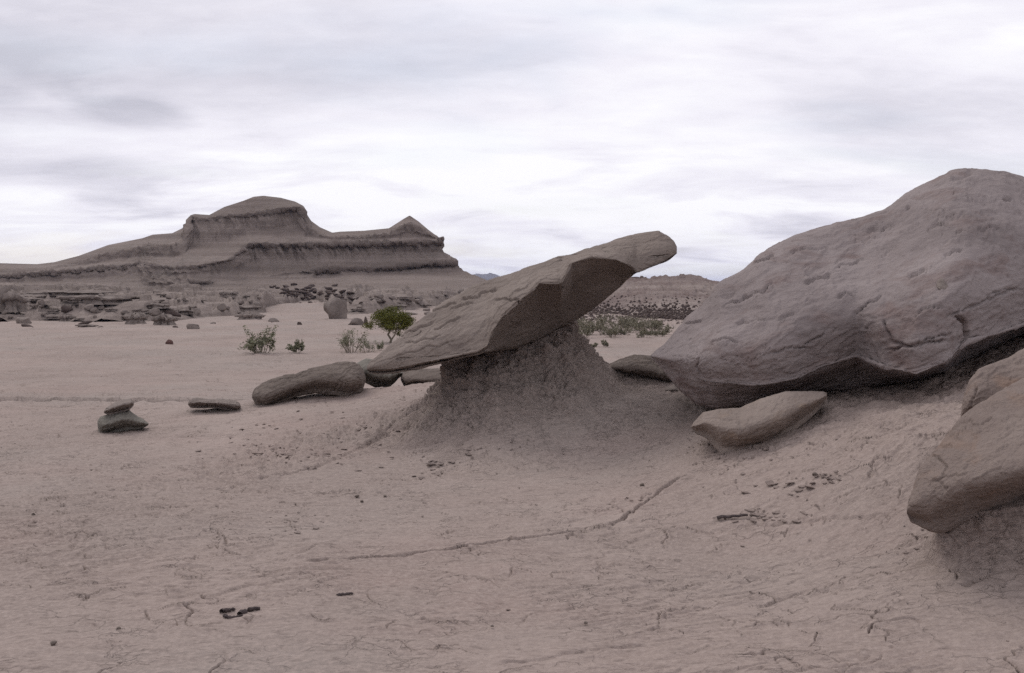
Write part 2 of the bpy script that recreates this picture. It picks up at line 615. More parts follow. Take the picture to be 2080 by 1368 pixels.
rows = np.concatenate([np.arange(1440, 850, -1.1), np.arange(850, 660, -1.5), np.arange(660, 612, -1.2), np.arange(612, 594, -1.5)])
dist = (CAMH * FPX) / (rows - HY)
dist = np.concatenate([np.geomspace(0.25, dist[0] * 0.985, 30), dist, np.geomspace(dist[-1] * 1.1, 4600, 26)])
tanx = np.concatenate([np.arange(-1240, -1060, 6), np.arange(-1060, 1061, 2.4), np.arange(1066, 1241, 6)]) / FPX
ang = np.arctan(tanx)
ang = np.concatenate([ang, np.linspace(ang[-1] + 0.03, ang[0] + 2 * math.pi - 0.03, 60)])
nr, na = len(dist), len(ang)
DD, AA = np.meshgrid(dist, ang, indexing='ij')
front = np.cos(AA) > 0.75
RR = np.where(front, DD / np.maximum(np.cos(AA), 0.75), DD * 1.3)
gx, gy = (RR * np.sin(AA)).ravel(), (RR * np.cos(AA)).ravel()
gz = G(gx, gy)
near = (gy > 2.0) & (gy < 18) & (np.abs(gx) < 0.62 * gy + .6)
nx, ny = gx[near], gy[near]
dz = 0.022 * fbm2(nx * 0.9, ny * 0.7, 1.0, 3) + 0.009 * fbm2(nx * 4, ny * 7, 2.0, 3, 0.6)
# flow-laid sheets of mud: low broken steps that run across the slope
rx_, ry_ = nx * 0.96 + ny * 0.28, ny * 0.96 - nx * 0.28
st = fbm2(rx_ * 0.55, ry_ * 2.0, 5.0, 5, 0.55)
gate = sstep(-0.15, 0.35, fbm2(nx * 0.45, ny * 0.6, 9.0, 2))
ph = np.mod(st * 3.0, 1.0)
dz += 0.013 * sstep(0.0, 0.10, ph) * (1 - sstep(.2, 1, ph)) * gate
# mud cracks: long in one direction, open only here and there
w1, w2 = perlin2(nx * 6, ny * 6, 0.5), perlin2(nx * 6, ny * 6, 7.5)
w3 = perlin2(nx * 21, ny * 21, 3.5)
wx, wy = nx + 0.06 * w1 + 0.02 * w3, ny + 0.06 * w2 - 0.02 * w3
slopey = sstep(0.12, 0.5, gz[near])
for size, seed, dep, wid, mlo, mhi in ((0.36, 3, .034, .018, -.35, .10), (0.17, 40, .022, .030, -.2, .25)):
    ed = voro_edge(wx / (size * 1.6), wy / size, seed)
    mask = sstep(mlo, mhi, fbm2(nx * 0.8, ny * 0.9, seed, 2) + 0.25 * slopey) * sstep(-.05, .25, perlin2(nx / size * 1.15, ny / size * 1.15, seed + 0.5))
    ed2 = 1 - sstep(0, wid, ed)
    dz -= dep * ed2 * mask
    dz += 0.30 * dep * (sstep(wid, wid * 1.6, ed) - sstep(wid * 1.6, wid * 7, ed)) * mask
# crumbly zone on the left flank of the mound
dcr, _ = seg_dist(nx, ny, pxpoly([(490, 960), (560, 920), (650, 890), (760, 860)]))
cm = 1 - sstep(0.15, 0.75, dcr + 0.3 * w1)
dz += cm * (0.045 * np.abs(fbm2(nx * 8, ny * 9, 6.0, 3, 0.65)) - 0.014)
# rough ground under the boulders and round the pedestal
dz += sstep(0.2, 0.7, gz[near]) * 0.030 * fbm2(nx * 5, ny * 5, 8.0, 4, 0.65)
for poly, w, dep in CRACKS + TRACKS:
    wp = pxpoly(poly) if w < .1 else np.array(poly)
    sel = (nx > wp[:, 0].min() - .6) & (nx < wp[:, 0].max() + .6) & (ny > wp[:, 1].min() - .6) & (ny < wp[:, 1].max() + .6)
    wob = 0.03 * w1[sel] + 0.022 * w3[sel]
    d, par = seg_dist(nx[sel] + wob, ny[sel] + wob, wp)
    amt = sstep(0, .08, par) * sstep(0, .08, 1 - par) * np.clip((0.65 if w < .1 else 1.0) + 0.7 * w2[sel], 0.1, 1.2)
    dz[sel] -= dep * (1 - sstep(w * 0.65, w, d)) * amt
    dz[sel] += dep * 0.25 * (sstep(w, w * 1.5, d) - sstep(w * 1.5, w * 7, d)) * amt
gz[near] += dz * np.clip(18 - ny, 0, 1)
mid = (gy >= 13.5) & (gy < 140) & (np.abs(gx) < 0.8 * gy)
mx, my = gx[mid], gy[mid]
fade = sstep(13.5, 17, my)
gz[mid] += fade * (0.020 * fbm2(mx * 0.6, my * 1.0, 2.0, 4) + 0.05 * sstep(.0, .10, np.mod(fbm2(mx * 0.07, my * 0.22, 6.0, 4) * 2.5, 1.0)))
gz[mid] += 0.35 * sstep(62, 90, my) * fbm2(mx * 0.16, my * 0.10, 11.0, 4) \
    + sstep(22, 26, my) * (1 - sstep(27, 31, my)) * 0.05 * np.abs(fbm2(mx * 2.0, my * 2.0, 1.0, 3))
centre = len(gx)
GV = np.concatenate([np.stack([gx, gy, gz], 1), [[0, 0, float(G(0, 0)[0])]]])
GF = grid_faces(nr, na, wrap_m=True)[:, ::-1]
# inner disc: quads with a doubled centre are avoided by a tiny ring fan
fan = np.stack([np.arange(na), (np.arange(na) + 1) % na, np.full(na, centre)], 1)
gm = make_mesh('ground', GV, GF)
ground = link('ground', gm, M_MUD)
tag(ground, kind='structure', label='pale cracked mud ground and dry wash', cat='ground')
print('ground', len(GV))


# ------------------------------------------------------------------ rocks lofted along their length
def rock_loft(name, mat, top, bot, crease=None, Dt=10.0, Dc=None, Db=None, T=0.6, nu=180, nv=120, sharp=True, amp=0.03, seed=0, bulge=0.12,
              inset=0.05, grooves=(), scal=0.012, freq=1.0, dip=(0.45, 0.0), pits=(), blunt=0.0):
    x0, x1 = top[0][0], top[-1][0]
    a = np.linspace(0, math.pi, nu)
    u = 0.5 * np.linspace(0, 1, nu) + 0.5 * (0.5 - 0.5 * np.cos(a))
    px = x0 + (x1 - x0) * u
    px[0] += 0.3
    px[-1] -= 0.3
    yt, yb = pls(px, top), pls(px, bot)
    yb = np.maximum(yb, yt + 1.0)
    yc = pls(px, crease) if crease is not None else yt + 0.62 * (yb - yt)
    yc = np.clip(yc, yt + 0.15 * (yb - yt), yb - 0.04 * (yb - yt))

    def fn(v, default):
        if v is None:
            return default
        if isinstance(v, (int, float)):
            return np.full(nu, float(v))
        return pls(px, v)
    dt = fn(Dt, None)
    h = (yb - yt)
    sc = np.sqrt(np.clip(h / h.max(), 0.0, 1))
    ends = np.sqrt(np.clip(np.minimum((px - x0) / (0.10 * (x1 - x0)), (x1 - px) / (0.10 * (x1 - x0))), 0.0, 1))
    sc = np.minimum(sc, ends)
    dc = fn(Dc, dt - 0.5 * T)
    db = fn(Db, dt)
    dc = dt + (dc - dt) * sc
    db = dt + (db - dt) * sc
    tt = T * sc
    bl = bulge * sc
    seq = [(yt, dt),
           (yt + 0.30 * (yc - yt), dt + 0.38 * (dc - dt) - bl * 0.7),
           (yt + 0.68 * (yc - yt), dt + 0.75 * (dc - dt) - bl * 0.9),
           (yc, dc + blunt * sc)]
    if sharp:
        seq.append((yc + 0.01 * h, dc + blunt * sc + 0.004))
    seq += [(yc + 0.5 * (yb - yc), dc + 0.5 * (db - dc) + inset * sc),
            (yb, db),
            (yb - 0.10 * h, np.maximum(db, dt) + 0.45 * tt),
            (yb - 0.45 * h, np.maximum(db, dt) + 0.95 * tt),
            (yt + 0.18 * h, dt + 0.65 * tt)]
    K = len(seq)
    S = np.stack([unproj(px, y, d) for y, d in seq], 1)          # nu,K,3
    tq = np.linspace(0, K, nv, endpoint=False)
    k = np.floor(tq).astype(int)
    f = (tq - k)[None, :, None]
    A, B, C, D_ = S[:, (k - 1) % K], S[:, k % K], S[:, (k + 1) % K], S[:, (k + 2) % K]
    V = 0.5 * (2 * B + (C - A) * f + (2 * A - 5 * B + 4 * C - D_) * f * f + (3 * B - A - 3 * C + D_) * f ** 3)
    V = V.reshape(-1, 3)
    F = grid_faces(nu, nv, wrap_m=True)
    N = vnormals(V, F)
    cen = V.mean(0)
    if ((V - cen) * N).sum() < 0:
        F = F[:, ::-1]
        N = -N
    fall = np.repeat(np.clip(sc, 0.15, 1), nv)
    q = V * freq + seed * 3.7
    d = amp * fbm(q * 1.6, 2) + 0.22 * amp * fbm(q * 6.0, 3, gain=0.6)
    # scaling: thin layers that break off in steps along the bedding
    cth, sth = math.cos(dip[0]), math.sin(dip[0])
    bx = V[:, 0] * cth + V[:, 2] * sth
    bz = -V[:, 0] * sth + V[:, 2] * cth
    lay = fbm(np.stack([bx * 1.1 * freq, V[:, 1] * 1.6 * freq, bz * 3.2 * freq], 1) + seed * 1.3, 5, gain=0.55)
    ph = np.mod(lay * 2.6, 1.0)
    d += scal * sstep(0.0, 0.03, ph) * (1 - sstep(0.10, 0.9, ph))
    lay2 = fbm(np.stack([bx * 2.5 * freq, V[:, 1] * 3.0 * freq, bz * 9 * freq], 1) + seed * 2.1 + 5, 4, gain=0.6)
    crk = 1 - sstep(0.0, 0.035, np.abs(lay2))
    gate = sstep(0.12, 0.35, fbm(V * 1.3 * freq + 9 + seed, 2))
    d -= scal * 1.3 * crk * gate
    V2 = V + N * (d * fall)[:, None]
    if grooves or pits:
        qx, qy = proj(V)
        facing = (N[:, 1] < 0.25)
        wob = 5 * perlin(np.stack([qx / 22, qy / 22, qx * 0], 1)) + 2 * perlin(np.stack([qx / 7, qy / 7, qx * 0 + 4], 1))
        g = np.zeros(len(V))
        for poly, w, dep in grooves:
            dd, par = seg_dist(qx + wob, qy + wob, poly)
            am = sstep(0, .15, par) * sstep(0, .15, 1 - par)
            g -= 1.3 * dep * (1 - sstep(w * 0.25, w * 0.9, dd)) * am
            g += 0.3 * dep * (1 - sstep(w, w * 9, dd)) * am
        for ex, ey, rx, ry, rot, dep in pits:
            c_, s_ = math.cos(rot), math.sin(rot)
            ux, uy = ((qx - ex + wob) * c_ + (qy - ey) * s_) / rx, (-(qx - ex) * s_ + (qy - ey + wob * .5) * c_) / ry
            g -= dep * (1 - sstep(0.90, 1.05, np.hypot(ux, uy))) * np.clip(0.55 + 0.5 * uy, 0.1, 1)
        V2 = V2 + N * (g * facing)[:, None]
    # end caps
    nV = len(V2)
    c0, c1 = V2[:nv].mean(0), V2[-nv:].mean(0)
    V2 = np.concatenate([V2, [c0, c1]])
    i = np.arange(nv)
    f0 = np.stack([i, (i + 1) % nv, np.full(nv, nV), np.full(nv, nV)], 1)
    f1 = np.stack([(nu - 1) * nv + i, (nu - 1) * nv + (i + 1) % nv, np.full(nv, nV + 1), np.full(nv, nV + 1)], 1)
    org = V2.mean(0)
    org[2] = V2[:, 2].min()
    m = bpy.data.meshes.new(name)
    faces = F.tolist() + [r[:3] for r in f0.tolist()] + [r[:3] for r in f1.tolist()]
    m.from_pydata((V2 - org).tolist(), [], faces)
    m.polygons.foreach_set('use_smooth', np.ones(len(m.polygons), bool))
    m.update()
    o = link(name, m, mat)
    o.location = org
    return o


def ring_mound(name, rings, mat, nu=160, nlev=70, amp=0.03, seed=0, flute=0.03, D0=10.0, foot=2):
    """earth pedestal: rings = (left px,py, right px,py, depth radius front, back); the last `foot` rings sit on the ground"""
    th = np.linspace(0, 2 * math.pi, nu, endpoint=False)
    R = []
    for lx, ly, rx, ry, rf, rb, sag in rings:
        L, Rr = unproj(lx, ly, D0), unproj(rx, ry, D0)
        c = (L + Rr) / 2
        hx = (Rr - L) / 2
        co, si = np.cos(th), np.sin(th)
        P = c[None] + np.outer(co, hx)
        P[:, 1] += np.where(si < 0, si * rf, si * rb)
        P[:, 2] += np.where(si < 0, si * sag, 0)
        R.append(P)
    R = np.array(R)
    for k in range(1, foot + 1):
        R[-k, :, 2] = G(R[-k, :, 0], R[-k, :, 1]) + (0.004 if k > 1 else -0.06)
    K = len(R)
    t = np.linspace(0, K - 1 - 1e-6, nlev)
    k = np.floor(t).astype(int)
    f = (t - k)[:, None, None]
    A, B, C, D_ = R[np.maximum(k - 1, 0)], R[k], R[np.minimum(k + 1, K - 1)], R[np.minimum(k + 2, K - 1)]
    V = (0.5 * (2 * B + (C - A) * f + (2 * A - 5 * B + 4 * C - D_) * f * f + (3 * B - A - 3 * C + D_) * f ** 3)).reshape(-1, 3)
    F = grid_faces(nlev, nu, wrap_m=True)
    N = vnormals(V, F)
    cen = V.mean(0)
    if ((V - cen)[:, :2] * N[:, :2]).sum() < 0:
        F = F[:, ::-1]
        N = -N
    lev = np.repeat(np.linspace(0, 1, nlev), nu)
    fall = 1 - sstep(0.72, 0.98, lev)
    angc = np.tile(th, nlev)
    d = amp * fbm(V * 4 + seed, 5, gain=0.65) * (1.15 - 0.8 * sstep(.3, .75, lev))
    cb = fbm(V * np.array([11, 11, 9]) + seed, 3, gain=0.6)
    d += 0.45 * amp * np.abs(cb) * (1 - 0.75 * sstep(.35, .8, lev))
    cl = voro_edge(V[:, 0] * 10 + 0.6 * perlin(V * 8), V[:, 2] * 11 - V[:, 1] * 8 + 0.6 * perlin(V * 8 + 5), seed + 9)
    d -= amp * 0.5 * (1 - sstep(0, .10, cl)) * sstep(-0.2, 0.2, perlin(V * 2.2 + 3))
    d += flute * perlin(np.stack([np.cos(angc) * 4.5, np.sin(angc) * 4.5, lev * 1.6 + seed], 1)) * sstep(.0, .15, lev)
    V = V + N * (d * (0.12 + 0.88 * fall))[:, None]
    org = V.mean(0)
    org[2] = V[:, 2].min()
    m = bpy.data.meshes.new(name)
    m.from_pydata((V - org).tolist(), [], F.tolist() + [list(range(nu))])
    m.polygons.foreach_set('use_smooth', np.ones(len(m.polygons), bool))
    m.update()
    o = link(name, m, mat)
    o.location = org
    return o


# the tilted slab balanced on its pedestal
slab = rock_loft(
    'balanced_rock', M_SLAB,
    top=[(745, 745), (752, 735), (765, 726), (800, 695), (850, 650), (900, 616), (960, 582), (1010, 566), (1040, 556), (1100, 535), (1130, 522), (1160, 517), (1200, 504), (1250, 488),
         (1290, 478), (1320, 472), (1338, 470), (1348, 475), (1360, 482), (1370, 491), (1375, 502)],
    bot=[(745, 752), (752, 758), (775, 760), (800, 757), (850, 748), (900, 736), (950, 723), (1000, 713), (1050, 701), (1100, 684), (1160, 656), (1220, 612), (1260, 580),
         (1290, 556), (1330, 540), (1360, 528), (1375, 515)],
    crease=[(745, 751), (800, 748), (900, 726), (970, 711), (990, 700), (1000, 672), (1020, 643), (1050, 615), (1085, 590), (1096, 577), (1140, 576), (1152, 556), (1160, 538),
            (1200, 525), (1250, 528), (1285, 541), (1293, 552), (1310, 545), (1345, 530), (1375, 513)],
    Dt=[(745, 10.0), (900, 10.3), (1100, 10.45), (1300, 10.3), (1375, 10.1)],
    Dc=[(745, 9.8), (900, 9.55), (1000, 9.35), (1150, 9.35), (1290, 9.6), (1375, 9.75)],
    Db=[(745, 9.95), (900, 9.75), (985, 9.85), (1040, 10.25), (1150, 10.5), (1260, 10.35), (1300, 9.9), (1375, 9.95)],
    T=0.55, nu=460, nv=300, amp=0.022, seed=1, bulge=0.10, inset=0.16, scal=0.008, dip=(0.46, 0), freq=1.0,
    grooves=[([(935, 615), (975, 600), (1015, 588)], 3, .03), ([(870, 635), (905, 625), (930, 617)], 4, .035), ([(915, 635), (945, 622), (965, 618)], 3, .03),
             ([(880, 675), (925, 655), (940, 645)], 3, .03), ([(800, 690), (850, 668), (885, 655)], 3, .02), ([(1035, 610), (1060, 585), (1078, 572)], 3, .025),
             ([(1000, 610), (1040, 612), (1065, 612)], 2.5, .025), ([(820, 700), (870, 690), (900, 680)], 2.5, .015), ([(780, 735), (850, 712), (930, 690)], 2.5, .012)])
tag(slab, 'long tilted sandstone slab balanced on the cone of mud, tip against the sky', 'rock')

pedestal = ring_mound('earth_pedestal', [
    (965, 702, 1130, 650, .0, .35, 0), (930, 726, 1158, 655, .0, .45, .02), (909, 744, 1174, 670, .12, .5, .05), (897, 768, 1192, 700, .40, .55, .12), (880, 794, 1216, 731, .76, .7, .22),
    (846, 828, 1262, 764, 1.20, .9, .28), (800, 866, 1330, 799, 1.75, 1.2, .24), (740, 905, 1400, 826, 2.3, 1.5, .1)], M_MOUND, amp=0.075, seed=2, flute=0.075, nu=420, nlev=220, D0=10.5)
tag(pedestal, 'cone of crumbling dried mud holding up the long tilted slab', 'mound')

boulder = rock_loft(
    'boulder', M_BOULDER,
    top=[(1322, 722), (1332, 712), (1350, 700), (1390, 655), (1440, 608), (1463, 575), (1510, 547), (1545, 512), (1590, 486), (1640, 471), (1700, 452), (1745, 444), (1800, 428),
         (1840, 400), (1900, 362), (1930, 346), (1960, 341), (2040, 347), (2080, 360), (2200, 400), (2350, 480), (2480, 590), (2560, 680)],
    bot=[(1322, 728), (1340, 745), (1380, 790), (1420, 820), (1460, 827), (1520, 824), (1560, 810), (1640, 797), (1700, 792), (1760, 787), (1850, 777), (1920, 757), (1960, 732),
         (2000, 716), (2080, 676), (2200, 660), (2560, 690)],
    crease=[(1322, 725), (1340, 738), (1390, 766), (1454, 773), (1530, 779), (1581, 772), (1615, 765), (1657, 746), (1699, 731), (1741, 719), (1763, 729), (1800, 742), (1860, 750),
            (1919, 729), (1950, 700), (1962, 690), (1990, 682), (2080, 655), (2200, 640), (2560, 685)],
    Dt=[(1322, 9.0), (1500, 9.3), (1750, 9.45), (2000, 9.5), (2560, 9.4)],
    Dc=[(1322, 8.7), (1450, 7.95), (1560, 7.68), (1615, 7.68), (1657, 7.80), (1741, 7.85), (1790, 7.5), (1860, 7.3), (1919, 7.3), (1960, 7.45), (2080, 7.75), (2560, 8.2)],
    Db=[(1322, 8.95), (1450, 8.8), (1600, 8.85), (1750, 8.75), (1900, 8.75), (1985, 8.9), (2560, 9.0)],
    T=1.3, nu=560, nv=380, amp=0.040, seed=4, bulge=0.30, blunt=0.16, inset=0.05, scal=0.010, dip=(0.40, 0), freq=0.8,
    grooves=[([(1630, 577), (1660, 570), (1690, 560)], 4, .03), ([(1460, 625), (1490, 617), (1545, 595), (1575, 575)], 2.5, .03), ([(1735, 640), (1765, 620), (1795, 598)], 3, .03),
             ([(1795, 650), (1800, 670), (1815, 690)], 3, .03), ([(1790, 715), (1860, 700), (1940, 672)], 3, .03), ([(1845, 565), (1870, 555), (1880, 550)], 3, .03),
             ([(1535, 540), (1560, 530), (1575, 524)], 4, .04), ([(1632, 702), (1660, 685), (1675, 676)], 2.5, .025), ([(1390, 662), (1410, 655), (1425, 652)], 3, .03),
             ([(1920, 645), (1980, 620), (2080, 580)], 3, .025), ([(1910, 525), (1935, 515), (1955, 510)], 3, .02), ([(1800, 690), (1850, 705), (1930, 690)], 4, .03),
             ([(1760, 470), (1790, 462), (1820, 456)], 3, .02), ([(1490, 660), (1530, 648), (1560, 650)], 2.5, .02), ([(1700, 540), (1740, 528), (1760, 520)], 2.5, .02),
             ([(1600, 520), (1640, 508), (1690, 500)], 2.5, .018), ([(1880, 470), (1900, 462), (1930, 458)], 2.5, .018), ([(1980, 480), (2010, 470), (2030, 472)], 2.5, .018),
             ([(1440, 700), (1470, 690), (1500, 693)], 2.5, .02), ([(1560, 720), (1610, 705), (1650, 708)], 2.5, .018), ([(1700, 610), (1720, 600), (1735, 604)], 2.5, .02),
             ([(1850, 640), (1880, 628), (1920, 622)], 2.5, .02), ([(1420, 720), (1415, 745), (1430, 765)], 3, .02), ([(2000, 600), (2040, 588), (2080, 590)], 2.5, .02), ([(1580, 650), (1600, 640), (1615, 641)], 3, .02), ([(1940, 640), (1960, 660), (1962, 690)], 6, .08)],
    pits=[(1515, 605, 7, 4, 0, .06), (2043, 407, 10, 4, 0, .07), (1846, 426, 4, 4, 0, .05), (1660, 550, 26, 12, -.35, .03), (1480, 598, 16, 9, -.3, .03), (1560, 592, 16, 6, -.5, .03),
          (1865, 558, 22, 6, -.3, .03), (1955, 355, 24, 8, -.4, .03), (1757, 666, 4, 3, 0, .04), (2030, 550, 9, 4, .2, .03)])
tag(boulder, 'huge grey sandstone boulder with a shadowed overhang, cut by the picture edge', 'rock')

front_rock = rock_loft(
    'boulder', M_PALE,
    top=[(1842, 1037), (1846, 1015), (1852, 1003), (1873, 946), (1892, 923), (1923, 885), (1953, 850), (1990, 822), (2030, 798), (2080, 772), (2160, 735), (2250, 725), (2330, 760),
         (2420, 840), (2480, 940)],
    bot=[(1842, 1042), (1850, 1060), (1892, 1079), (1919, 1082), (1953, 1073), (1984, 1055), (2029, 1039), (2080, 1020), (2200, 1000), (2480, 960)],
    crease=[(1842, 1039), (1887, 1042), (1930, 1012), (1968, 993), (2080, 967), (2300, 930), (2480, 950)],
    Dt=[(1842, 4.9), (1953, 5.15), (2200, 5.4), (2480, 5.4)], Dc=[(1842, 4.8), (1950, 4.62), (2080, 4.5), (2480, 4.9)],
    Db=[(1842, 4.9), (1950, 5.0), (2080, 5.2), (2480, 5.3)], T=0.5, nu=300, nv=240, amp=0.02, seed=8, bulge=0.10, inset=0.06, scal=0.007, freq=1.5, sharp=False,
    grooves=[([(1885, 925), (1905, 930), (1925, 950), (1918, 970), (1890, 985)], 3, .012), ([(1975, 870), (2000, 862), (2020, 850)], 2, .01)])
rear_rock = rock_loft('boulder', M_PALE,
    top=[(1951, 846), (1954, 820), (1958, 798), (1968, 771), (1987, 751), (2052, 730), (2080, 712), (2180, 680), (2300, 690), (2380, 730), (2440, 800)],
    bot=[(1951, 856), (1975, 880), (2040, 880), (2150, 900), (2440, 850)],
    Dt=[(1951, 5.75), (2100, 5.9), (2440, 5.9)], Dc=[(1951, 5.55), (2100, 5.5), (2440, 5.6)], Db=[(1951, 5.7), (2440, 5.8)], T=0.5, nu=200, nv=150, amp=0.02, seed=9, bulge=0.08,
    scal=0.006, freq=1.5, sharp=False, grooves=[([(1968, 840), (1978, 805), (1985, 780)], 3, .012)])
tag(rear_rock, 'smooth grey boulder pressed against the back of the nearest ochre boulder', 'rock')
tag(front_rock, 'rounded ochre and grey boulder close to the camera, resting on a short mud stem', 'rock')
stem = ring_mound('earth_pedestal', [
    (1945, 1040, 2230, 990, .10, .3, 0), (1918, 1072, 2250, 1005, .14, .3, 0), (1910, 1095, 2260, 1025, .18, .35, 0), (1904, 1122, 2280, 1050, .24, .4, 0), (1892, 1150, 2310, 1080, .36, .5, 0),
    (1875, 1175, 2350, 1100, .55, .7, 0)], M_MOUND, amp=0.022, seed=5, flute=0.02, D0=5.05, nu=240, nlev=110)
tag(stem, 'short cracked mud stem beneath the ochre boulder closest to the camera', 'mound')

pale = rock_loft('rock', M_WEDGE,
                 top=[(1404, 866), (1409, 857), (1428, 836), (1459, 830), (1504, 828), (1550, 809), (1596, 798), (1640, 796), (1672, 796), (1680, 799)],
                 bot=[(1404, 870), (1413, 882), (1436, 893), (1451, 909), (1466, 923), (1512, 930), (1550, 924), (1590, 906), (1615, 878), (1645, 852), (1670, 826), (1680, 812)],
                 Dt=[(1404, 7.9), (1500, 7.85), (1680, 7.8)], Dc=[(1404, 7.75), (1500, 7.5), (1680, 7.65)], Db=[(1404, 7.85), (1520, 7.65), (1680, 7.7)],
                 T=0.5, nu=200, nv=130, amp=0.018, seed=11, bulge=0.12, sharp=False, scal=0.005, freq=1.6,
                 grooves=[([(1450, 850), (1480, 856), (1500, 852)], 3, .008), ([(1545, 915), (1580, 890), (1610, 860)], 4, .012)])
tag(pale, 'pale ochre wedge-shaped rock lying under the edge of the huge grey boulder', 'rock')

capsule = rock_loft('rock', M_BROWN,
                    top=[(512, 803), (518, 790), (535, 780), (580, 765), (600, 762), (640, 748), (690, 737), (715, 735), (730, 740), (739, 752), (743, 768)],
                    bot=[(512, 808), (524, 824), (541, 836), (570, 823), (600, 806), (640, 797), (680, 803), (715, 813), (735, 797), (743, 774)],
                    Dt=12.7, Dc=12.35, Db=12.6, T=0.45, nu=200, nv=130, amp=0.022, seed=13, bulge=0.12, sharp=False, scal=0.012, freq=1.2, dip=(.3, 0))
tag(capsule, 'long brown rounded rock lying left of the tilted slab, its end propped up', 'rock')
rb1 = rock_loft('rock', M_GREEN, top=[(716, 748), (725, 738), (745, 729), (770, 735), (800, 744), (820, 756)], bot=[(716, 752), (735, 775), (762, 787), (790, 786), (808, 768), (820, 760)],
                Dt=13.4, Dc=13.0, Db=13.3, T=0.4, nu=120, nv=90, amp=0.02, seed=15, sharp=False, scal=0.008)
tag(rb1, 'greyish rock partly hidden behind the lower tip of the tilted slab', 'rock')
rb2 = rock_loft('rock', M_BROWN, top=[(814, 768), (818, 757), (832, 749), (870, 751), (905, 749), (960, 752), (985, 765)], bot=[(814, 772), (826, 794), (870, 793), (930, 790), (985, 770)],
                Dt=13.3, Dc=12.9, Db=13.2, T=0.5, nu=120, nv=90, amp=0.02, seed=17, sharp=False, scal=0.010)
tag(rb2, 'low brown rock seen through the gap between the tilted slab and its pedestal', 'rock')
rc = rock_loft('rock', M_BROWN, top=[(1230, 746), (1236, 740), (1260, 729), (1290, 722), (1320, 724), (1345, 734), (1385, 765), (1402, 785)],
               bot=[(1230, 750), (1270, 768), (1310, 778), (1350, 785), (1402, 795)], Dt=10.8, Dc=10.3, Db=10.6, T=0.5, nu=160, nv=100, amp=0.025, seed=19, sharp=False, scal=0.014)
tag(rc, 'flat dark brown rock tucked behind the left end of the huge grey boulder', 'rock')
rd = rock_loft('rock', M_FIELD, top=[(1342, 796), (1352, 786), (1370, 783), (1390, 794), (1396, 802)], bot=[(1342, 799), (1370, 806), (1396, 806)],
               Dt=10.2, Dc=10.05, Db=10.15, T=0.15, nu=60, nv=50, amp=0.008, seed=21, sharp=False, scal=0.004, freq=2)
tag(rd, 'small grey stone on the saddle of mud between the pedestal and the huge boulder', 'rock')
logr = rock_loft('rock', M_FIELD, top=[(382, 820), (386, 813), (400, 810), (425, 812), (455, 812), (478, 816), (486, 820), (489, 825)],
                 bot=[(382, 823), (388, 828), (410, 829), (440, 829), (462, 833), (480, 836), (489, 829)], Dt=12.4, Dc=12.25, Db=12.35, T=0.22, nu=120, nv=80, amp=0.012, seed=23,
                 sharp=False, scal=0.010, freq=2)
tag(logr, 'slim log-shaped grey rock lying alone on the mud between two other rocks', 'rock')
sl = rock_loft('rock', M_GREEN, top=[(198, 856), (204, 848), (222, 842), (240, 835), (262, 834), (278, 846), (290, 851), (302, 860)],
               bot=[(198, 860), (203, 888), (225, 886), (250, 876), (280, 872), (296, 868), (302, 864)], Dt=11.1, Dc=10.85, Db=10.98, T=0.28, nu=120, nv=90, amp=0.014, seed=25,
               scal=0.008, freq=2)
tag(sl, 'dark greenish-grey angular rock with a smaller pale stone stacked on top', 'rock')
su = rock_loft('stone', M_FIELD, top=[(211, 836), (216, 829), (230, 820), (250, 812), (266, 811), (272, 818)], bot=[(211, 840), (222, 842), (240, 839), (262, 832), (272, 823)],
               Dt=11.08, Dc=10.92, Db=11.0, T=0.18, nu=90, nv=60, amp=0.010, seed=27, sharp=False, scal=0.006, freq=2)
tag(su, 'small pale stone stacked on the dark greenish-grey angular rock', 'rock')


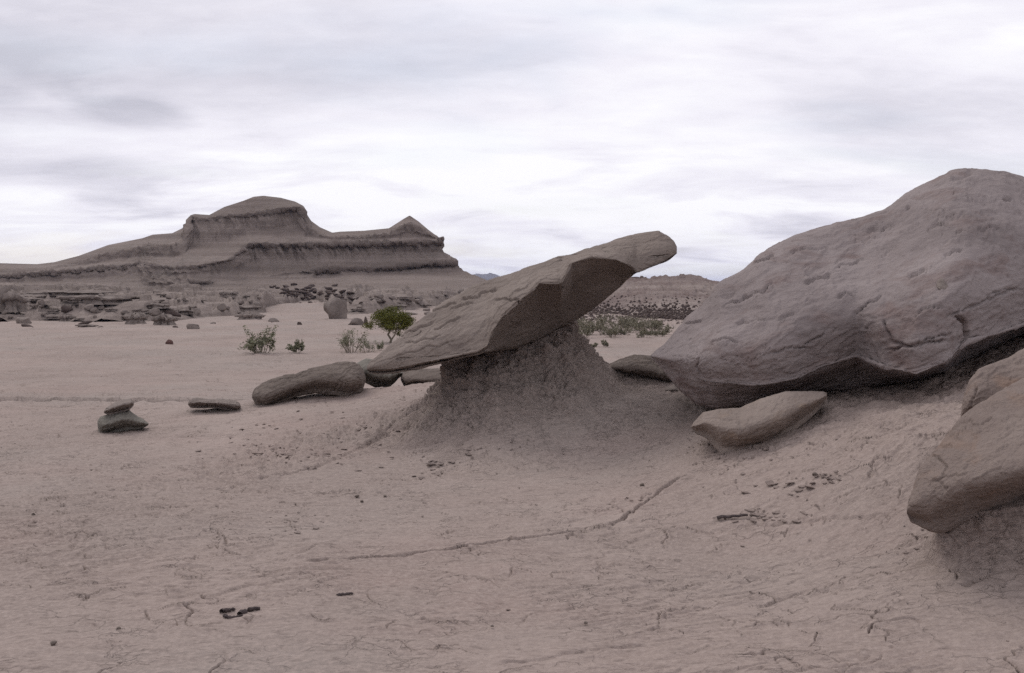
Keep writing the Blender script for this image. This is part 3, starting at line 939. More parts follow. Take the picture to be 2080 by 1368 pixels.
# ------------------------------------------------------------------ hills
def hill_mesh(name, lines, s0, s1, xend, mat, ns=500, per=10, back=(200, 225), amp=0.25, gul=0.5, wrapc=24, seed=0, merge=700, ledges=(), crag=0.0):
    """lines: list of (py polyline, depth polyline, right-end px) from the skyline down; interpolated and closed at the back"""
    s = np.linspace(s0, s1, ns)
    sm = sstep(merge, s1, s)
    PX, PY, PD = [], [], []
    for yl, dl, xe in lines:
        px = s + (xe - s1) * sm
        PX.append(px)
        PY.append(pl(px, yl))
        PD.append(pl(px, dl))
    # back lines
    bx, by, bd = [], [], []
    for q, bdep in enumerate(back):
        bx.append(PX[0])
        P0 = unproj(PX[0], PY[0], PD[0])
        bd.append(np.full(ns, float(bdep)))
        zt = np.where(q == len(back) - 1, -3.0, P0[:, 2] * 0.45)
        by.append(HY - (zt - CAMH) / bdep * FPX)
    PX = bx[::-1] + PX
    PY = by[::-1] + PY
    PD = bd[::-1] + PD
    PX, PY, PD = np.array(PX), np.array(PY), np.array(PD)
    # wrap the right end round to the back
    w = np.linspace(0, 1, wrapc + 1)[1:]
    dmax = PD[:2].mean(0)[-1]
    ex = PX[:, -1:] - 22 * (w ** 2)[None]
    ed = PD[:, -1:] + (np.maximum(dmax - PD[:, -1:], 0)) * np.sin(w * math.pi / 2)[None]
    P_end = unproj(PX[:, -1], PY[:, -1], PD[:, -1])
    V0 = unproj(PX, PY, PD)
    Vw = unproj(ex, np.repeat(PY[:, -1:], wrapc, 1), ed)
    Vw[:, :, 2] = P_end[:, None, 2]
    V0 = np.concatenate([V0, Vw], 1)
    K, M = V0.shape[:2]
    rowsV = []
    tags = []
    for k in range(K - 1):
        for j in range(per):
            f = j / per
            rowsV.append(V0[k] * (1 - f) + V0[k + 1] * f)
            tags.append(k + f)
    rowsV.append(V0[-1])
    V = np.array(rowsV)
    # soften across the profile a little, keeping ledges
    q0 = 2 * per + 3
    for _ in range(2):
        V[q0:-1] = 0.25 * V[q0 - 1:-2] + 0.5 * V[q0:-1] + 0.25 * V[q0 + 1:]
    n, m_ = V.shape[:2]
    V = V.reshape(-1, 3)
    F = grid_faces(n, m_)
    N = vnormals(V, F)
    if N[:, 2].mean() < 0:
        F = F[:, ::-1]
        N = -N
    d = amp * fbm(V * 0.16 + seed, 5, gain=0.55)
    d += amp * 0.5 * fbm(V * np.array([0.5, 0.5, 1.6]) + seed, 3, gain=0.55)
    slope = 1 - np.clip(N[:, 2], 0, 1)
    gl = fbm(np.stack([V[:, 0] * 0.75 + 0.35 * V[:, 2] + 0.5 * perlin(V * .25), V[:, 1] * 0.12, V[:, 2] * 0.08 + seed], 1), 4, gain=0.62, ridged=True)
    lowr = np.repeat(np.array(tags + [K - 1.0]) > 2.2, m_)
    d += gul * (gl - 0.4) * np.clip(slope * 2.6, 0, 1) * np.where(lowr, 1, .2)
    # thin strata
    zz_ = V[:, 2] + 0.3 * perlin(V * 0.08)
    d += 0.16 * perlin(np.stack([V[:, 0] * 0.05, V[:, 1] * 0.05, zz_ * 1.9], 1)) * slope
    tg = np.repeat(np.append(np.array(tags), K - 1.0), m_)
    if crag:
        d += crag * (fbm(V * np.array([.45, .45, .9]) + 31, 4, gain=0.6, ridged=True) - .5) + 0.5 * crag * sstep(.0, .12, np.mod(fbm(V * np.array([.2, .2, .7]) + 8, 3) * 3, 1))
    for kk in ledges:
        wl_ = np.exp(-((tg - kk) / 0.30) ** 2)
        lx = perlin2(V[:, 0] * 0.22, V[:, 1] * 0.22, kk) + 0.7 * perlin2(V[:, 0] * 0.9, V[:, 1] * 0.9, kk + 4)
        d += 0.24 * wl_ * lx
        V[:, 2] += 0.10 * wl_ * perlin2(V[:, 0] * 0.8, V[:, 1] * 0.8, kk + 9)
    low = sstep(-1.0, 1.5, V[:, 2])
    d = d * sstep(0.05, 1.1, np.abs(tg - 2.0))
    V = V + N * (d * low)[:, None]
    me = make_mesh(name, V, F)
    o = link(name, me, mat)
    return o


def hill_material(name, cols, ztone=True):
    m, nt, b = new_mat(name)
    t = NT(nt)
    strat = t.noise(0.35, 5, 0.6, (0.06, 0.06, 2.6))
    base = t.ramp(strat, [(0.32, cols[0]), (0.48, cols[1]), (0.60, cols[2]), (0.72, cols[1])])
    n2 = t.noise(0.22, 6, 0.6, (1, 1, 0.5), off=(5, 1, 2))
    col = t.mixc(t.maprange(n2, 0.45, 0.68, 0.0, 0.6), base, cols[3])
    n3 = t.noise(1.9, 5, 0.65)
    col = t.mixc(t.maprange(n3, 0.4, 0.75, 0.0, 0.4), col, cols[0])
    nt.links.new(col, b.inputs['Base Color'])
    h = t.noise(0.9, 5, 0.7, (1, 1, 1.5))
    bb = t.bump(h, 0.7, 0.5)
    h = t.noise(2.2, 6, 0.65, (1, 0.6, 0.25), off=(3, 3, 3))
    bb = t.bump(h, 0.6, 0.25, bb)
    nt.links.new(bb, b.inputs['Normal'])
    return m


M_HILL = hill_material('layered_mudstone', ((0.135, 0.106, 0.093), (0.19, 0.152, 0.134), (0.245, 0.20, 0.178), (0.165, 0.138, 0.121)))
M_HILL2 = hill_material('pale_badland', ((0.125, 0.091, 0.083), (0.19, 0.148, 0.134), (0.285, 0.235, 0.21), (0.145, 0.100, 0.090)))

M_BENCH = hill_material('broken_bench', ((0.15, 0.12, 0.106), (0.205, 0.167, 0.148), (0.27, 0.222, 0.198), (0.17, 0.138, 0.122)))
SKYL = [(-600, 560), (-400, 556), (-150, 545), (0, 535), (75, 537), (110, 533), (160, 520), (220, 498), (290, 484), (310, 477), (350, 474), (372, 463), (381, 447), (386, 438), (395, 435),
        (425, 437), (455, 421), (495, 408), (515, 400), (535, 398), (570, 402), (600, 410), (617, 419), (620, 430), (632, 449), (650, 462), (675, 473), (690, 471), (740, 469),
        (790, 464), (820, 445), (832, 438), (850, 450), (870, 467), (893, 484)]
L3 = [(-600, 572), (-150, 565), (0, 558), (110, 552), (200, 543), (300, 533), (330, 540), (360, 543), (390, 541), (455, 530), (485, 511), (500, 500), (512, 494), (560, 496), (650, 493),
      (760, 492), (893, 488)]
_px = np.arange(-600, 894, 4.0)
_y0, _y3 = pl(_px, SKYL), pl(_px, L3)
_capw = sstep(372, 390, _px) * (1 - sstep(606, 624, _px))
_cap = pl(_px, [(-600, 500), (384, 441), (420, 443), (455, 439), (500, 437), (540, 432), (570, 425), (600, 421), (618, 423), (893, 450)])
_cap = np.maximum(_cap, _y0 + 2)
_y1 = _cap * _capw + (_y0 + 0.35 * (_y3 - _y0)) * (1 - _capw)
_y2 = _y1 + 8 * _capw + 3 * (1 - _capw)
_y2b = _y2 + 0.55 * (_y3 - _y2)
ZL = lambda y: list(zip(_px, y))
_left = 1 - sstep(290, 340, _px)
_right = sstep(495, 515, _px)
_spur = (1 - _left) * (1 - _right)
_d0 = pl(_px, [(-600, 172), (0, 168), (300, 162), (380, 160), (620, 160), (680, 156), (893, 153)])
_d3 = pl(_px, [(-600, 158), (0, 154), (290, 151), (325, 143), (390, 138), (455, 142), (500, 148), (560, 149.5), (893, 149.5)])
_d1 = _d0 * (1 - .5) + _d3 * .5
_d1 = np.where(_capw > 0, _d1 * (1 - _capw) + (_d0 - 5) * _capw, _d1)
_d2 = _d1 + (0.12 + 0.9 * sstep(545, 580, _px)) * _capw - (1 - _capw) * 3.0 / np.maximum(_y3 - _y1, 4) * (_d1 - _d3)
_d2b = _d2 * 0.76 + _d3 * 0.24
_wv = perlin2(_px / 23.0, _px * 0, 2.0)
_y4 = _y3 + (9 + 6 * _wv) * _left + (5 + 3 * _wv) * _spur + (6.5 + 3.5 * _wv) * _right
_wv2 = perlin2(_px / 31.0, _px * 0, 6.0)
_d4 = _d3 + 0.1 * _left + 0.25 * _spur + (1.1 + 0.7 * _wv2) * _right
_px5 = np.arange(-600, 921, 4.0)
L5 = [(-600, 598), (0, 582), (200, 574), (320, 571), (400, 571), (430, 573), (500, 569), (600, 557), (640, 549), (690, 546), (760, 546), (830, 539), (920, 532)]
L6 = [(p, y + (5.5 if (p > 620 or 380 < p < 430) else 2)) for p, y in L5]
D5 = [(-600, 151), (0, 149), (290, 146), (340, 139), (400, 135.5), (500, 142), (600, 146), (920, 147.5)]
D6 = [(-600, 150.6), (0, 148.6), (290, 145.6), (340, 138.7), (385, 135.8), (400, 136.6), (430, 137.5), (440, 137.4), (500, 141.6), (600, 145.6), (632, 146.2), (642, 147.4), (690, 147.5), (700, 146.6), (740, 146.8), (765, 147.6), (920, 148.6)]
L7 = [(-600, 606), (0, 592), (200, 588), (400, 590), (500, 588), (600, 578), (700, 572), (800, 570), (900, 566), (972, 565)]
D7 = [(-600, 146), (0, 143), (300, 140), (400, 131), (500, 136), (600, 141), (972, 143)]
L8 = [(-600, 618), (0, 606), (400, 606), (600, 602), (800, 598), (1040, 594)]
D8 = [(-600, 136), (0, 132), (400, 122), (600, 128), (1040, 132)]
L9 = [(p, y + 25) for p, y in L8]
D9 = [(p, d - 4) for p, d in D8]
_y5, _d5 = pl(_px, L5), pl(_px, D5)
_y4b = _y4 + 0.5 * (_y5 - _y4)
_d4b = _d4 + 0.25 * (_d5 - _d4)
_p6 = np.arange(-600, 941, 4.0)
L6B = list(zip(_p6, 0.5 * (pl(_p6, L6) + pl(_p6, L7))))
D6B = list(zip(_p6, 0.70 * pl(_p6, D6) + 0.30 * pl(_p6, D7)))
hill = hill_mesh('hill', [(SKYL, ZL(_d0), 893), (ZL(_y1), ZL(_d1), 894), (ZL(_y2), ZL(_d2), 892), (ZL(_y2b), ZL(_d2b), 893), (L3, ZL(_d3), 894), (ZL(_y4), ZL(_d4), 887), (ZL(_y4b), ZL(_d4b), 897), (L5, D5, 921),
                          (L6, D6, 918), (L6B, D6B, 940), (L7, D7, 972), (L8, D8, 1035), (L9, D9, 1050)], -600, 893, None, M_HILL, ns=620, per=11, seed=3, amp=0.13, gul=0.55, ledges=(6, 9))
tag(hill, 'layered grey-brown mesa hill with a pointed peak at its right end', 'hill', kind='structure')

SK2 = [(940, 592), (985, 578), (1010, 575), (1060, 578), (1120, 574), (1200, 570), (1270, 565), (1292, 562), (1310, 566), (1340, 566), (1372, 564), (1390, 559), (1402, 557), (1418, 561), (1445, 570),
       (1460, 574), (1475, 569), (1500, 571), (1600, 576), (1800, 570), (2100, 580), (2500, 590)]
hill2 = hill_mesh('hill', [(SK2, [(940, 140), (1300, 122), (2500, 150)], 2500),
                           ([(940, 596), (1200, 582), (1290, 574), (1400, 569), (1470, 583), (2500, 596)], [(940, 137), (1400, 118), (2500, 146)], 2500),
                           ([(940, 600), (1200, 600), (1300, 588), (1400, 587), (1500, 596), (2500, 603)], [(940, 126), (1400, 106), (2500, 140)], 2500),
                           ([(940, 604), (1200, 612), (1300, 604), (1400, 604), (1500, 612), (2500, 612)], [(940, 114), (1400, 94), (2500, 125)], 2500),
                           ([(940, 610), (1200, 626), (1300, 620), (1400, 620), (1500, 626), (2500, 620)], [(940, 100), (1400, 79), (2500, 105)], 2500),
                           ([(940, 622), (1200, 648), (1300, 646), (1400, 646), (1500, 650), (2500, 630)], [(940, 84), (1400, 59), (2500, 85)], 2500),
                           ([(940, 640), (1200, 675), (1400, 685), (2500, 660)], [(940, 80), (1400, 54), (2500, 80)], 2500)],
                  940, 2500, None, M_HILL2, ns=420, per=12, seed=9, amp=0.30, gul=0.9, crag=0.38, back=(180, 200), merge=2300)
tag(hill2, 'low pale badland rise seen between the slab and the huge boulder', 'hill', kind='structure')

# the broken bench between the wash and the mesa
bu, bv = np.meshgrid(np.linspace(-900, 1010, 800), np.linspace(0, 1, 230), indexing='xy')
bD = 56 + 84 * bv ** 1.25
bX = ((bu - CX) / FPX * bD).ravel()
bY = bD.ravel()
bU, bW = bu.ravel(), bv.ravel()
edge_py = pl(bU, [(-900, 664), (-260, 662), (0, 660), (120, 656), (300, 658), (380, 652), (430, 646), (520, 640), (560, 628), (640, 618), (700, 640), (760, 640), (860, 632), (1010, 622)])
eD = CAMH * 1.14 * FPX / (edge_py - HY)
inn = bY - eD + 5 * fbm2(bX * 0.16, bY * 0.10, 4.4, 3)
lump = 0.75 + 1.25 * fbm2(bX * 0.22, bY * 0.10, 2.7, 5, 0.6)
stepn = 0.5
q_ = lump / stepn
fr = q_ - np.floor(q_)
ter = (np.floor(q_) + sstep(0.0, 0.10, fr)) * stepn
lump = 0.25 * lump + 0.75 * ter + 0.06 * fbm2(bX * 0.9, bY * 0.9, 8.8, 3)
bZ = G(bX, bY) - 0.12 + sstep(0, 5, inn) * (0.15 + np.clip(lump, 0, 2.2) * (0.8 + 0.2 * sstep(10, 40, inn))) - 0.5 * (inn < -1)
bench = link('terrain', make_mesh('terrain', np.stack([bX, bY, bZ], 1), grid_faces(*bu.shape)[:, ::-1]), M_BENCH)
tag(bench, 'low stepped bench of broken pale rock along the foot of the mesa', 'terrain', kind='structure')

# far range
mp_ = np.arange(500, 2600, 3.0)
mh = pl(mp_, [(500, 575), (900, 572), (940, 566), (959, 559), (969, 555.5), (979, 558), (988, 557), (996, 554.5), (1006, 557), (1018, 563), (1060, 572), (1200, 578), (2600, 582)])
mh = mh + 1.2 * fbm(np.stack([mp_ / 12, mp_ * 0, mp_ * 0], 1), 3)
MD = 3200.0
mt = unproj(mp_, mh, MD)
mrows = []
for f in np.linspace(0, 1, 24):
    r = mt.copy()
    r[:, 1] -= 420 * f
    r[:, 2] = mt[:, 2] * (1 - f) ** 1.3 - 3 * f
    r[:, 2] += 7 * fbm(np.stack([r[:, 0] / 40, r[:, 1] / 60, r[:, 0] * 0], 1), 4, ridged=True) * math.sin(f * math.pi) * np.clip(r[:, 2] / 40, 0, 1)
    mrows.append(r)
rb_ = mt.copy()
rb_[:, 1] += 500
rb_[:, 2] = -3
MV = np.concatenate([rb_[None], np.array(mrows)], 0)
MF = grid_faces(MV.shape[0], MV.shape[1])
mnt, nt_, b_ = new_mat('mountain_rock')
t_ = NT(nt_)
nt_.links.new(t_.ramp(t_.noise(0.01, 5, 0.6), [(0.3, (0.09, 0.085, 0.085)), (0.7, (0.15, 0.135, 0.125))]), b_.inputs['Base Color'])
MN = vnormals(MV.reshape(-1, 3), MF)
mo = link('mountains', make_mesh('mountains', MV.reshape(-1, 3), MF if MN[:, 2].mean() > 0 else MF[:, ::-1]), mnt)
tag(mo, 'far blue mountain range on the horizon beside the mesa', 'mountains', kind='structure')

# ------------------------------------------------------------------ placing things on what lies under them
from mathutils.bvhtree import BVHTree
import bmesh
BVHS = []
for h_ in (hill, hill2, bench):
    me_ = h_.data
    BVHS.append(BVHTree.FromPolygons([v.co[:] for v in me_.vertices], [p.vertices[:] for p in me_.polygons]))


def spot(px, py):
    """first surface (ground or hills) on the line of sight through a pixel"""
    p = hit(px, py, 3.0, 500)
    best = Vector(p)
    o = Vector((0, 0, CAMH))
    d = Vector(unproj(px, py, 100.0)) - o
    d.normalize()
    dist_ = (best - o).length
    for b in BVHS:
        loc, nrm, idx, ds = b.ray_cast(o, d)
        if loc is not None and ds < dist_:
            best, dist_ = loc, ds
    return best


def under(x, y):
    z = float(G(x, y)[0])
    for b in BVHS:
        loc, nrm, idx, ds = b.ray_cast(Vector((x, y, 60)), Vector((0, 0, -1)))
        if loc is not None:
            z = max(z, loc.z)
    return z


def blob_mesh(name, seed, mat, sub=3, cuts=9, rough=0.10, flat=0.0):
    """an angular stone, about 1 wide, base at z = 0"""
    bm = bmesh.new()
    bmesh.ops.create_icosphere(bm, subdivisions=sub, radius=0.5)
    V = np.array([v.co[:] for v in bm.verts])
    rg = np.random.RandomState(seed)
    for _ in range(cuts):
        n = rg.normal(size=3)
        n /= np.linalg.norm(n)
        c = rg.uniform(0.26, 0.42)
        dd = V @ n - c
        V = V - np.outer(np.maximum(dd, 0) * 0.85, n)
    N = V / (np.linalg.norm(V, axis=1)[:, None] + 1e-9)
    V = V + N * (rough * fbm(V * 3 + seed * 5.3, 4))[:, None]
    V[:, 2] = np.where(V[:, 2] < -0.3, -0.3 + (V[:, 2] + 0.3) * 0.3, V[:, 2])
    V -= [V[:, 0].mean(), V[:, 1].mean(), V[:, 2].min()]
    V /= [np.ptp(V[:, 0]), np.ptp(V[:, 1]), np.ptp(V[:, 2])]
    for v, c in zip(bm.verts, V):
        v.co = c
    m = bpy.data.meshes.new(name)
    bm.to_mesh(m)
    bm.free()
    m.polygons.foreach_set('use_smooth', np.ones(len(m.polygons), bool))
    m.materials.append(mat)
    m.update()
    return m


def ledge_mesh(name, seed, mat, nu=72, nl=26):
    """an eroded ledge: hard cap, undercut neck, flaring foot; 1 x 1 x 1, base at z = 0"""
    z = np.array([0, .12, .30, .46, .52, .56, .64, .80, .92, .985, 1.0])
    r = np.array([1.25, .98, .80, .72, .74, .93, 1.0, .97, .82, .45, .02])
    t = np.linspace(0, 1, nl)
    zz_ = np.interp(t, np.linspace(0, 1, len(z)), z)
    rr_ = np.interp(t, np.linspace(0, 1, len(z)), r)
    th = np.linspace(0, 2 * math.pi, nu, endpoint=False)
    TH, Z = np.meshgrid(th, zz_)
    R = np.repeat(rr_[:, None], nu, 1) * 0.5
    q = np.stack([np.cos(TH).ravel() * 1.6, np.sin(TH).ravel() * 1.6, Z.ravel() * 0.5 + seed * 7.1], 1)
    R = R * np.clip(1 + 0.75 * fbm(q * np.array([1.3, 1.3, 1.0]), 5, gain=0.6).reshape(R.shape), .35, 1.7)
    zo = 0.30 * fbm(np.stack([np.cos(TH).ravel() * 1.2, np.sin(TH).ravel() * 1.2, Z.ravel() * 0 + seed * 3.3], 1), 3).reshape(R.shape)
    V = np.stack([R * np.cos(TH), R * np.sin(TH), Z + zo * Z], -1).reshape(-1, 3)
    m = make_mesh(name, V, grid_faces(nl, nu, wrap_m=True))
    m.materials.append(mat)
    return m


BLOBS = {}
for key, mat_, n_ in (('field', M_FIELD, 6), ('dark', M_DARK, 6), ('pebble', M_BROWN, 4), ('red', M_RED, 1)):
    BLOBS[key] = [blob_mesh('stone', 30 + 11 * k + len(key), mat_, sub=2 if key in ('dark', 'pebble') else 3) for k in range(n_)]
LEDGES = [ledge_mesh('ledge', 5 + k, M_FIELD) for k in range(6)]
PR = random.Random(11)


def put(mesh, name, px, py, wpx, hpx, label, group=None, cat='rock', depth=1.0, sink=0.10, rz=None, tilt=(0, 0)):
    """a stone whose visible width and height in the photograph are given in pixels, standing at (px, py)"""
    p = spot(px, py)
    k = p.y / FPX
    o = link(name, mesh)
    w, h = wpx * k, hpx * k
    o.scale = (w, w * depth, h * (1 + sink))
    o.rotation_euler = (tilt[0], tilt[1], PR.uniform(-.5, .5) if rz is None else rz)
    o.location = (p.x, p.y + 0.3 * w * depth, under(p.x, p.y + 0.3 * w * depth) - h * sink)
    tag(o, label, cat, group)
    return o


# rocks of the field at the foot of the mesa, the ones that can be told apart
put(LEDGES[0], 'ledge_rock', 14, 634, 58, 38, 'big undercut ledge at the left picture edge, foot of the mesa', depth=.8)
put(LEDGES[1], 'ledge_rock', 195, 622, 128, 15, 'long flat undercut ledge in the rock field, widest one left of the tree', depth=.35, rz=0.05)
put(LEDGES[2], 'ledge_rock', 130, 606, 150, 8, 'thin long ledge at the foot of the mesa, behind the widest ledge', depth=.3, rz=-.03)
put(BLOBS['dark'][0], 'rock', 133, 638, 24, 14, 'dark pointed rock perched in the rock field above a squat block', depth=.8)
put(LEDGES[3], 'ledge_rock', 133, 655, 28, 13, 'squat block standing at the front edge of the rock field', depth=.7)
put(BLOBS['field'][1], 'rock', 44, 660, 30, 16, 'dark rock at the front of the field near the left picture edge', depth=.8, tilt=(0, .15))
put(BLOBS['dark'][2], 'rock', 52, 666, 26, 7, 'low dark slab leaning in front of the dark rock near the left edge', depth=.6, tilt=(0, .25))
put(LEDGES[5], 'mound', 172, 667, 34, 7, 'little mud mound holding a flat dark tilted stone', cat='mound', depth=.7)
put(BLOBS['dark'][3], 'rock', 171, 662, 31, 9, 'flat dark tilted stone resting on a little mud mound', depth=.5, tilt=(0, -.2), sink=-.1, rz=0)
put(BLOBS['field'][2], 'stone', 204, 667, 10, 5, 'tiny pale stone right of the flat dark tilted stone')
put(LEDGES[4], 'ledge_rock', 273, 660, 38, 22, 'left pillar rock of the cluster topped by a slanting slab', depth=.8)
put(LEDGES[0], 'ledge_rock', 331, 663, 44, 22, 'broad rock under the slanting slab in the rock field', depth=.7, rz=1.2)
put(BLOBS['dark'][4], 'rock', 338, 643, 54, 15, 'dark slab slanting down over the cluster of pale rocks', depth=.5, tilt=(0, .2), sink=0, rz=0)
put(BLOBS['field'][0], 'rock', 312, 642, 20, 14, 'pale block beside the upper end of the slanting slab')
put(BLOBS['dark'][1], 'stone', 355, 668, 12, 6, 'small dark stone in front of the slanting slab cluster')
put(BLOBS['field'][3], 'rock', 390, 671, 32, 14, 'wedge rock on the pale flat right of the slanting slab cluster', depth=.6, tilt=(0, .2))
put(BLOBS['field'][4], 'stone', 432, 660, 13, 5, 'low pale stone alone on the flat beyond the wedge rock')
put(LEDGES[1], 'ledge_rock', 453, 604, 14, 9, 'left one of two mushroom rocks at the foot of the spur', depth=.8)
put(LEDGES[2], 'ledge_rock', 471, 603, 18, 8, 'right one of two mushroom rocks at the foot of the spur', depth=.8)
put(LEDGES[3], 'ledge_rock', 506, 651, 50, 13, 'dark-edged ledge above the leftmost bush', depth=.4, rz=0)
put(LEDGES[4], 'ledge_rock', 492, 632, 62, 10, 'long low ledge behind the dark-edged ledge above the leftmost bush', depth=.4, rz=0)
put(LEDGES[5], 'ledge_rock', 305, 627, 56, 8, 'thin shelf of rock behind the slanting slab cluster', depth=.4, rz=0)
put(BLOBS['field'][5], 'rock', 555, 656, 23, 10, 'rounded rock on the flat behind the leftmost bush', depth=.7)
put(BLOBS['dark'][5], 'stone', 606, 662, 13, 9, 'dark flake of rock tilted on the flat left of the tall pale rounded rock', depth=.4, tilt=(0, .6))
put(BLOBS['field'][0], 'rock', 680, 650, 50, 46, 'tall pale rounded rock left of the green tree', depth=.9, rz=.4)
put(BLOBS['field'][2], 'rock', 722, 663, 34, 17, 'low pale rock between the tall rounded rock and the tree', depth=.7)
put(BLOBS['dark'][2], 'stone', 742, 663, 8, 20, 'narrow dark upright stone just left of the green tree', depth=.8)
put(BLOBS['red'][0], 'stone', 343, 702, 15, 12, 'single dark red stone alone on the pale dry wash', rz=.2, cat='stone', depth=.8)

# the rest of the field, too alike to tell apart
FIELD_LABEL = 'weathered grey-brown rock among many at the foot of the mesa'
FG = 'rocks scattered at the foot of the mesa'
for k in range(78):
    px = PR.uniform(-30, 540)
    py = 600 + 52 * PR.random() ** 1.1 - 0.01 * max(px - 250, 0)
    if py > 640 and PR.random() < .6:
        continue
    w = PR.uniform(7, 26) * (0.55 + (py - 598) / 70)
    if PR.random() < .3:
        put(LEDGES[k % 6], 'field_rock', px, py, w * 1.4, w * PR.uniform(.20, .4), FIELD_LABEL, FG, depth=PR.uniform(.4, .9))
    else:
        put(BLOBS['field'][k % 6], 'field_rock', px, py, w * .8, w * PR.uniform(.3, .55), FIELD_LABEL, FG, depth=PR.uniform(.6, 1), tilt=(PR.uniform(-.2, .2), PR.uniform(-.3, .3)))
for k in range(46):
    px = PR.uniform(700, 1010)
    py = 612 + 46 * PR.random() ** 1.3 - (px - 700) * .05
    w = PR.uniform(6, 22)
    (put(LEDGES[k % 6], 'field_rock', px, py, w * 1.8, w * .3, FIELD_LABEL, FG, depth=.5) if k % 3 == 0 else
     put(BLOBS['field'][k % 6], 'field_rock', px, py, w, w * .45, FIELD_LABEL, FG, depth=.8))
RUB_LABEL = 'dark brown fallen block among the rubble below the mesa cliff'
RG = 'dark rubble blocks below the mesa cliff'
for k in range(96):
    f = PR.random()
    px = 545 + 120 * f + PR.uniform(-14, 60) + (70 if k % 5 == 0 else 0)
    py = 588 + 26 * f + PR.gauss(0, 6)
    w = PR.uniform(4, 12)
    put(BLOBS['dark'][k % 6], 'rubble_block', px, py, w * 1.5, w * .5, RUB_LABEL, RG, depth=.9, tilt=(PR.uniform(-.3, .3), PR.uniform(-.4, .4)))


def scatter_mesh(name, items, mat, cat_seed=0, sub=1):
    """many stones joined in one mesh: items = (x, y, z, sx, sy, sz, rz)"""
    src = [blob_mesh('tmp', 70 + k + cat_seed, mat, sub=sub, cuts=7, rough=.06) for k in range(4)]
    data = []
    for m in src:
        v = np.array([q.co[:] for q in m.vertices])
        f = np.array([p.vertices[:] for p in m.polygons])
        data.append((v, f))
        bpy.data.meshes.remove(m)
    VV, FF, n = [], [], 0
    for k, (x, y, z, sx, sy, sz, rz, tx) in enumerate(items):
        v, f = data[k % 4]
        c, s_ = math.cos(rz), math.sin(rz)
        q = v * [sx, sy, sz]
        q = np.stack([q[:, 0] * c - q[:, 1] * s_, q[:, 0] * s_ + q[:, 1] * c, q[:, 2] + tx * q[:, 0]], 1) + [x, y, z]
        VV.append(q)
        FF.append(f + n)
        n += len(v)
    m = make_mesh(name, np.concatenate(VV), np.concatenate(FF), smooth=False)
    return link(name, m, mat)


items = []
for k in range(3600):
    px = PR.uniform(1130, 1560)
    py = PR.gauss(642, 10) if k % 6 else PR.uniform(598, 660)
    if py > 664:
        continue
    p = spot(px, py)
    s_ = p.y / FPX * (PR.uniform(2, 7) if k % 6 else PR.uniform(2, 5))
    items.append((p.x, p.y, p.z - .1 * s_, s_, s_, s_ * PR.uniform(.4, .9), PR.uniform(0, 6), PR.uniform(-.2, .2)))
tag(scatter_mesh('rubble', items, M_DARK), 'belt of dark reddish-brown rubble along the foot of the low rise', 'rubble', kind='stuff')

# ------------------------------------------------------------------ plants
M_LEAF = {}
for key, ca, cb in (('tree', (0.066, 0.070, 0.015), (0.155, 0.152, 0.034)), ('bush', (0.125, 0.125, 0.080), (0.25, 0.245, 0.165)), ('scrub', (0.125, 0.115, 0.08), (0.23, 0.21, 0.15))):
    m_, nt_, b_ = new_mat('leaves_' + key)
    t_ = NT(nt_)
    nt_.links.new(t_.ramp(t_.noise(7.0, 3, 0.6), [(0.35, ca), (0.65, cb)]), b_.inputs['Base Color'])
    b_.inputs['Roughness'].default_value = 0.7
    M_LEAF[key] = m_
m_, nt_, b_ = new_mat('twig_bark')
t_ = NT(nt_)
nt_.links.new(t_.ramp(t_.noise(20, 3, 0.6), [(0.3, (0.10, 0.08, 0.06)), (0.7, (0.22, 0.19, 0.145))]), b_.inputs['Base Color'])
M_BARK = m_


class Tubes:
    def __init__(self):
        self.V, self.F, self.n = [], [], 0

    def add(self, pts, r0, r1, k=5):
        pts = [Vector(p) for p in pts]
        base = self.n
        for i, p in enumerate(pts):
            d = (pts[min(i + 1, len(pts) - 1)] - pts[max(i - 1, 0)])
            d = d.normalized() if d.length > 1e-9 else Vector((0, 0, 1))
            a = d.orthogonal().normalized()
            b = d.cross(a)
            r = r0 + (r1 - r0) * i / max(len(pts) - 1, 1)
            for j in range(k):
                t = 2 * math.pi * j / k
                self.V.append(p + a * (r * math.cos(t)) + b * (r * math.sin(t)))
        for i in range(len(pts) - 1):
            for j in range(k):
                self.F.append((base + i * k + j, base + i * k + (j + 1) % k, base + (i + 1) * k + (j + 1) % k, base + (i + 1) * k + j))
        self.n += len(pts) * k

    def mesh(self, name, mat):
        m = make_mesh(name, np.array([v[:] for v in self.V]), np.array(self.F))
        m.materials.append(mat)
        return m


def leaf_mesh(name, pts, size, mat, rg, lean=0.5):
    V, F = [], []
    for i, p in enumerate(pts):
        a = rg.normal(size=3)
        a[2] *= lean
        a /= np.linalg.norm(a) + 1e-9
        b = np.cross(a, rg.normal(size=3))
        b /= np.linalg.norm(b) + 1e-9
        s_ = size * rg.uniform(.6, 1.4)
        p = np.asarray(p)
        V += [p - a * s_, p + b * s_ * .45, p + a * s_, p - b * s_ * .45]
        F.append((4 * i, 4 * i + 1, 4 * i + 2, 4 * i + 3))
    m = make_mesh(name, np.array(V), np.array(F), smooth=False)
    m.materials.append(mat)
    return m


